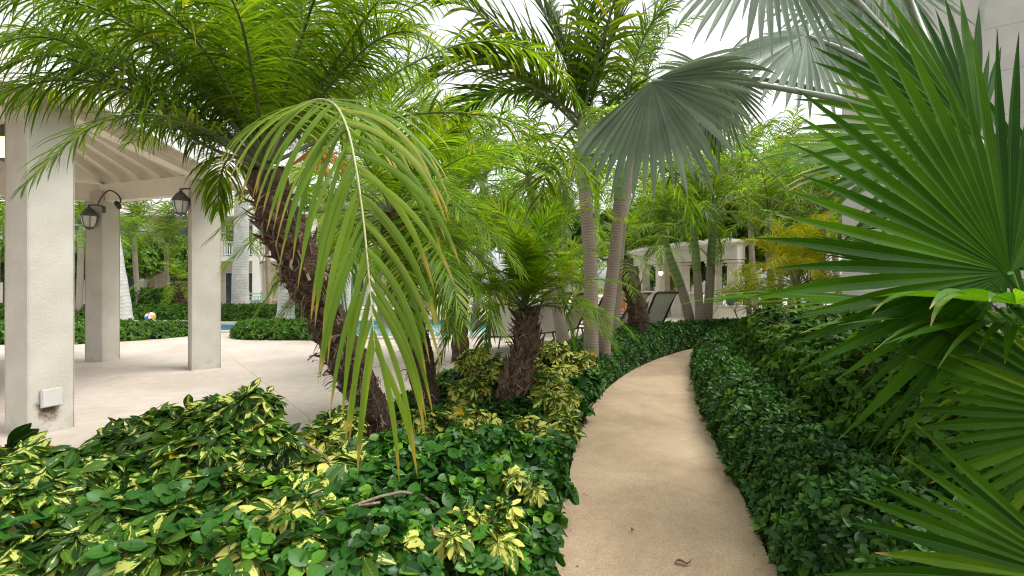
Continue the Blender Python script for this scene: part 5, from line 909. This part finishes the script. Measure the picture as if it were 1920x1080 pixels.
shrub('round_leaf_shrub', 'dark round leaved shrub low under the pale yellow one by the path bend', (.85, 5.6), [(1085, 735, 5.3, .15), (1062, 760, 4.9, .12), (1110, 715, 5.7, .13), (1092, 775, 4.75, .07)], FI, .07, 44, .8, GF)
bedp = np.vstack([spline([(-.9, .9, 0), (-.9, 1.7, 0), (-.8, 2.5, 0), (-1.05, 3.3, 0), (-1.1, 4.9, 0), (-.7, 6.4, 0), (0, 7.3, 0), (.7, 7.9, 0)], 30)[:, :2], (pathL + nrm(np.column_stack([-np.gradient(pathL[:, 1]), np.gradient(pathL[:, 0])])) * .06)[(pathL[:, 1] > 1.0) & (pathL[:, 1] < 5.8)][::-1]])
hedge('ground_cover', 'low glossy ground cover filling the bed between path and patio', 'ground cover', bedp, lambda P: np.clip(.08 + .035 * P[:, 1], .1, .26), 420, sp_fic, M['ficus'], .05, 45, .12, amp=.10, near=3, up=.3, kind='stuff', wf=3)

# ------------------------------------------------ broadleaf trees beyond
def tree(label, c, h, r, seed, mt_='hedge_far', n=5200, sc=.24, group='leafy trees beyond the garden palms'):
    g = np.random.default_rng(seed); loc = V(c[0], c[1], 0); o = empty('leafy_tree', loc, label, 'tree', group); m = MB(); m.tube(spline([loc, loc + V(.1, 0, h * .3), loc + V(-.1, .1, h * .6)], 10), np.linspace(.22, .12, 10), 10); m.build('trunk', M['bark'], o, True, loc)
    cl = [(g.normal(0, .45, 3) * V(r, r, h * .2) + V(0, 0, h * .66), r * (.32 + .22 * g.random())) for _ in range(15)]; m = MB()
    for q, rr in cl: m.tube(spline([loc + V(0, 0, h * .4), loc + q * V(.5, .5, .8), loc + q], 6), np.linspace(.09, .02, 6), 6)
    m.build('limbs', M['bark'], o, True, loc); P = []; Z = []
    for q, rr in cl: k = n // 15; D = nrm(g.normal(0, 1, (k, 3))); P.append(loc + q + D * (rr * (.55 + .5 * g.random((k, 1)))) * V(1, 1, .8)); Z.append(nrm(D + V(0, 0, .4)))
    m = MB(); scatter(m, sp_far, np.vstack(P), np.vstack(Z), sc * (1 + g.normal(0, .2, sum(map(len, P)))), g); m.build('crown', [M[mt_], M['bark']], o, True, loc)
for k, (x, Y, h, r, w) in enumerate([(1400, 24, 6.2, 2.8, 'behind the right end of the bar'), (1530, 21, 6.3, 2.6, 'left of the pale wall'), (1290, 30, 7.4, 3.2, 'above the curved bar roof'), (1140, 33, 7.5, 3.2, 'far behind the two ringed trunks'), (1000, 36, 8.0, 3.5, 'far behind the small shaggy palm'), (830, 36, 9.0, 4.0, 'far behind the pool centre'), (670, 35, 8.5, 3.6, 'right of the hotel block'), (280, 29.5, 4.6, 2.2, 'in front of the hotel, left of the third column'), (100, 28, 4.5, 2.2, 'in front of the hotel, behind the near column'), (1235, 27.5, 4.2, 2.0, 'right behind the bar counter'), (1345, 25, 4.4, 1.8, 'inside the bend of the bar')]):
    tree(f'leafy green tree {w}', pos(x, Y), h, r, 800 + k)

m = MB(); m.tube(spline([at(655, 905, 2.6), at(600, 850, 2.62), at(560, 828, 2.6), at(540, 818, 2.58), at(515, 790, 2.5), at(498, 775, 2.45)], 20), np.linspace(.011, .005, 20), 7); m.tube(spline([at(640, 1010, 1.9), at(600, 985, 1.95), at(560, 990, 1.95), at(520, 1020, 1.9)], 12), np.linspace(.010, .007, 12), 7)
m.tube(spline([at(780, 1085, 1.9), at(795, 1040, 1.88), at(812, 1005, 1.86), at(810, 985, 1.86)], 12), np.linspace(.009, .004, 12), 6); q0 = at(655, 905, 2.6)
tag(m.build('bare_branch', M['bark'], loc=q0), 'bare grey brown branch arching across the gap between the bed shrubs', 'branch')
gl = np.random.default_rng(5); P = []
for k in range(150):
    t = gl.integers(0, 88); e = pathL[t] if gl.random() < .6 else pathR[t]; o_ = (pathR[t] - pathL[t]); o_ /= np.linalg.norm(o_); s_ = 1 if e is pathL[t] else -1; s_ = 1 if np.allclose(e, pathL[t]) else -1
    P.append((*(e + o_ * s_ * abs(gl.normal(0, .10)) + gl.normal(0, .03, 2)), .049))
for k in range(40): P.append((gl.uniform(-6, -1.4), gl.uniform(4.6, 9), .034))
P = np.array(P); m = MB(); lt = rosette(lf_el, 1, (0, 0), (1, 1), gl); scatter(m, lt, P, nrm(gl.normal(0, .25, (len(P), 3)) + V(0, 0, 1)), gl.uniform(.008, .026, len(P)), gl)
tag(m.build('leaf_litter', [M['drybrown'], M['bark']]), 'tiny dry leaf scraps scattered along the path edges and patio', 'leaf litter', kind='stuff')

for k, (az, el) in enumerate([(20, 35), (-35, 50), (60, 60), (95, 25), (-75, 20)]):
    d = V(math.cos(R_(az)) * math.cos(R_(el)), math.sin(R_(az)) * math.cos(R_(el)), math.sin(R_(el))); h = gc + d * .55; gleaf(h, d, nrm(np.cross(np.cross(d, V(0, 0, 1)), d)) + V(.1, 0, 0), .7, [gc, gc + d * .3, h], seed=60 + k, spread=200)
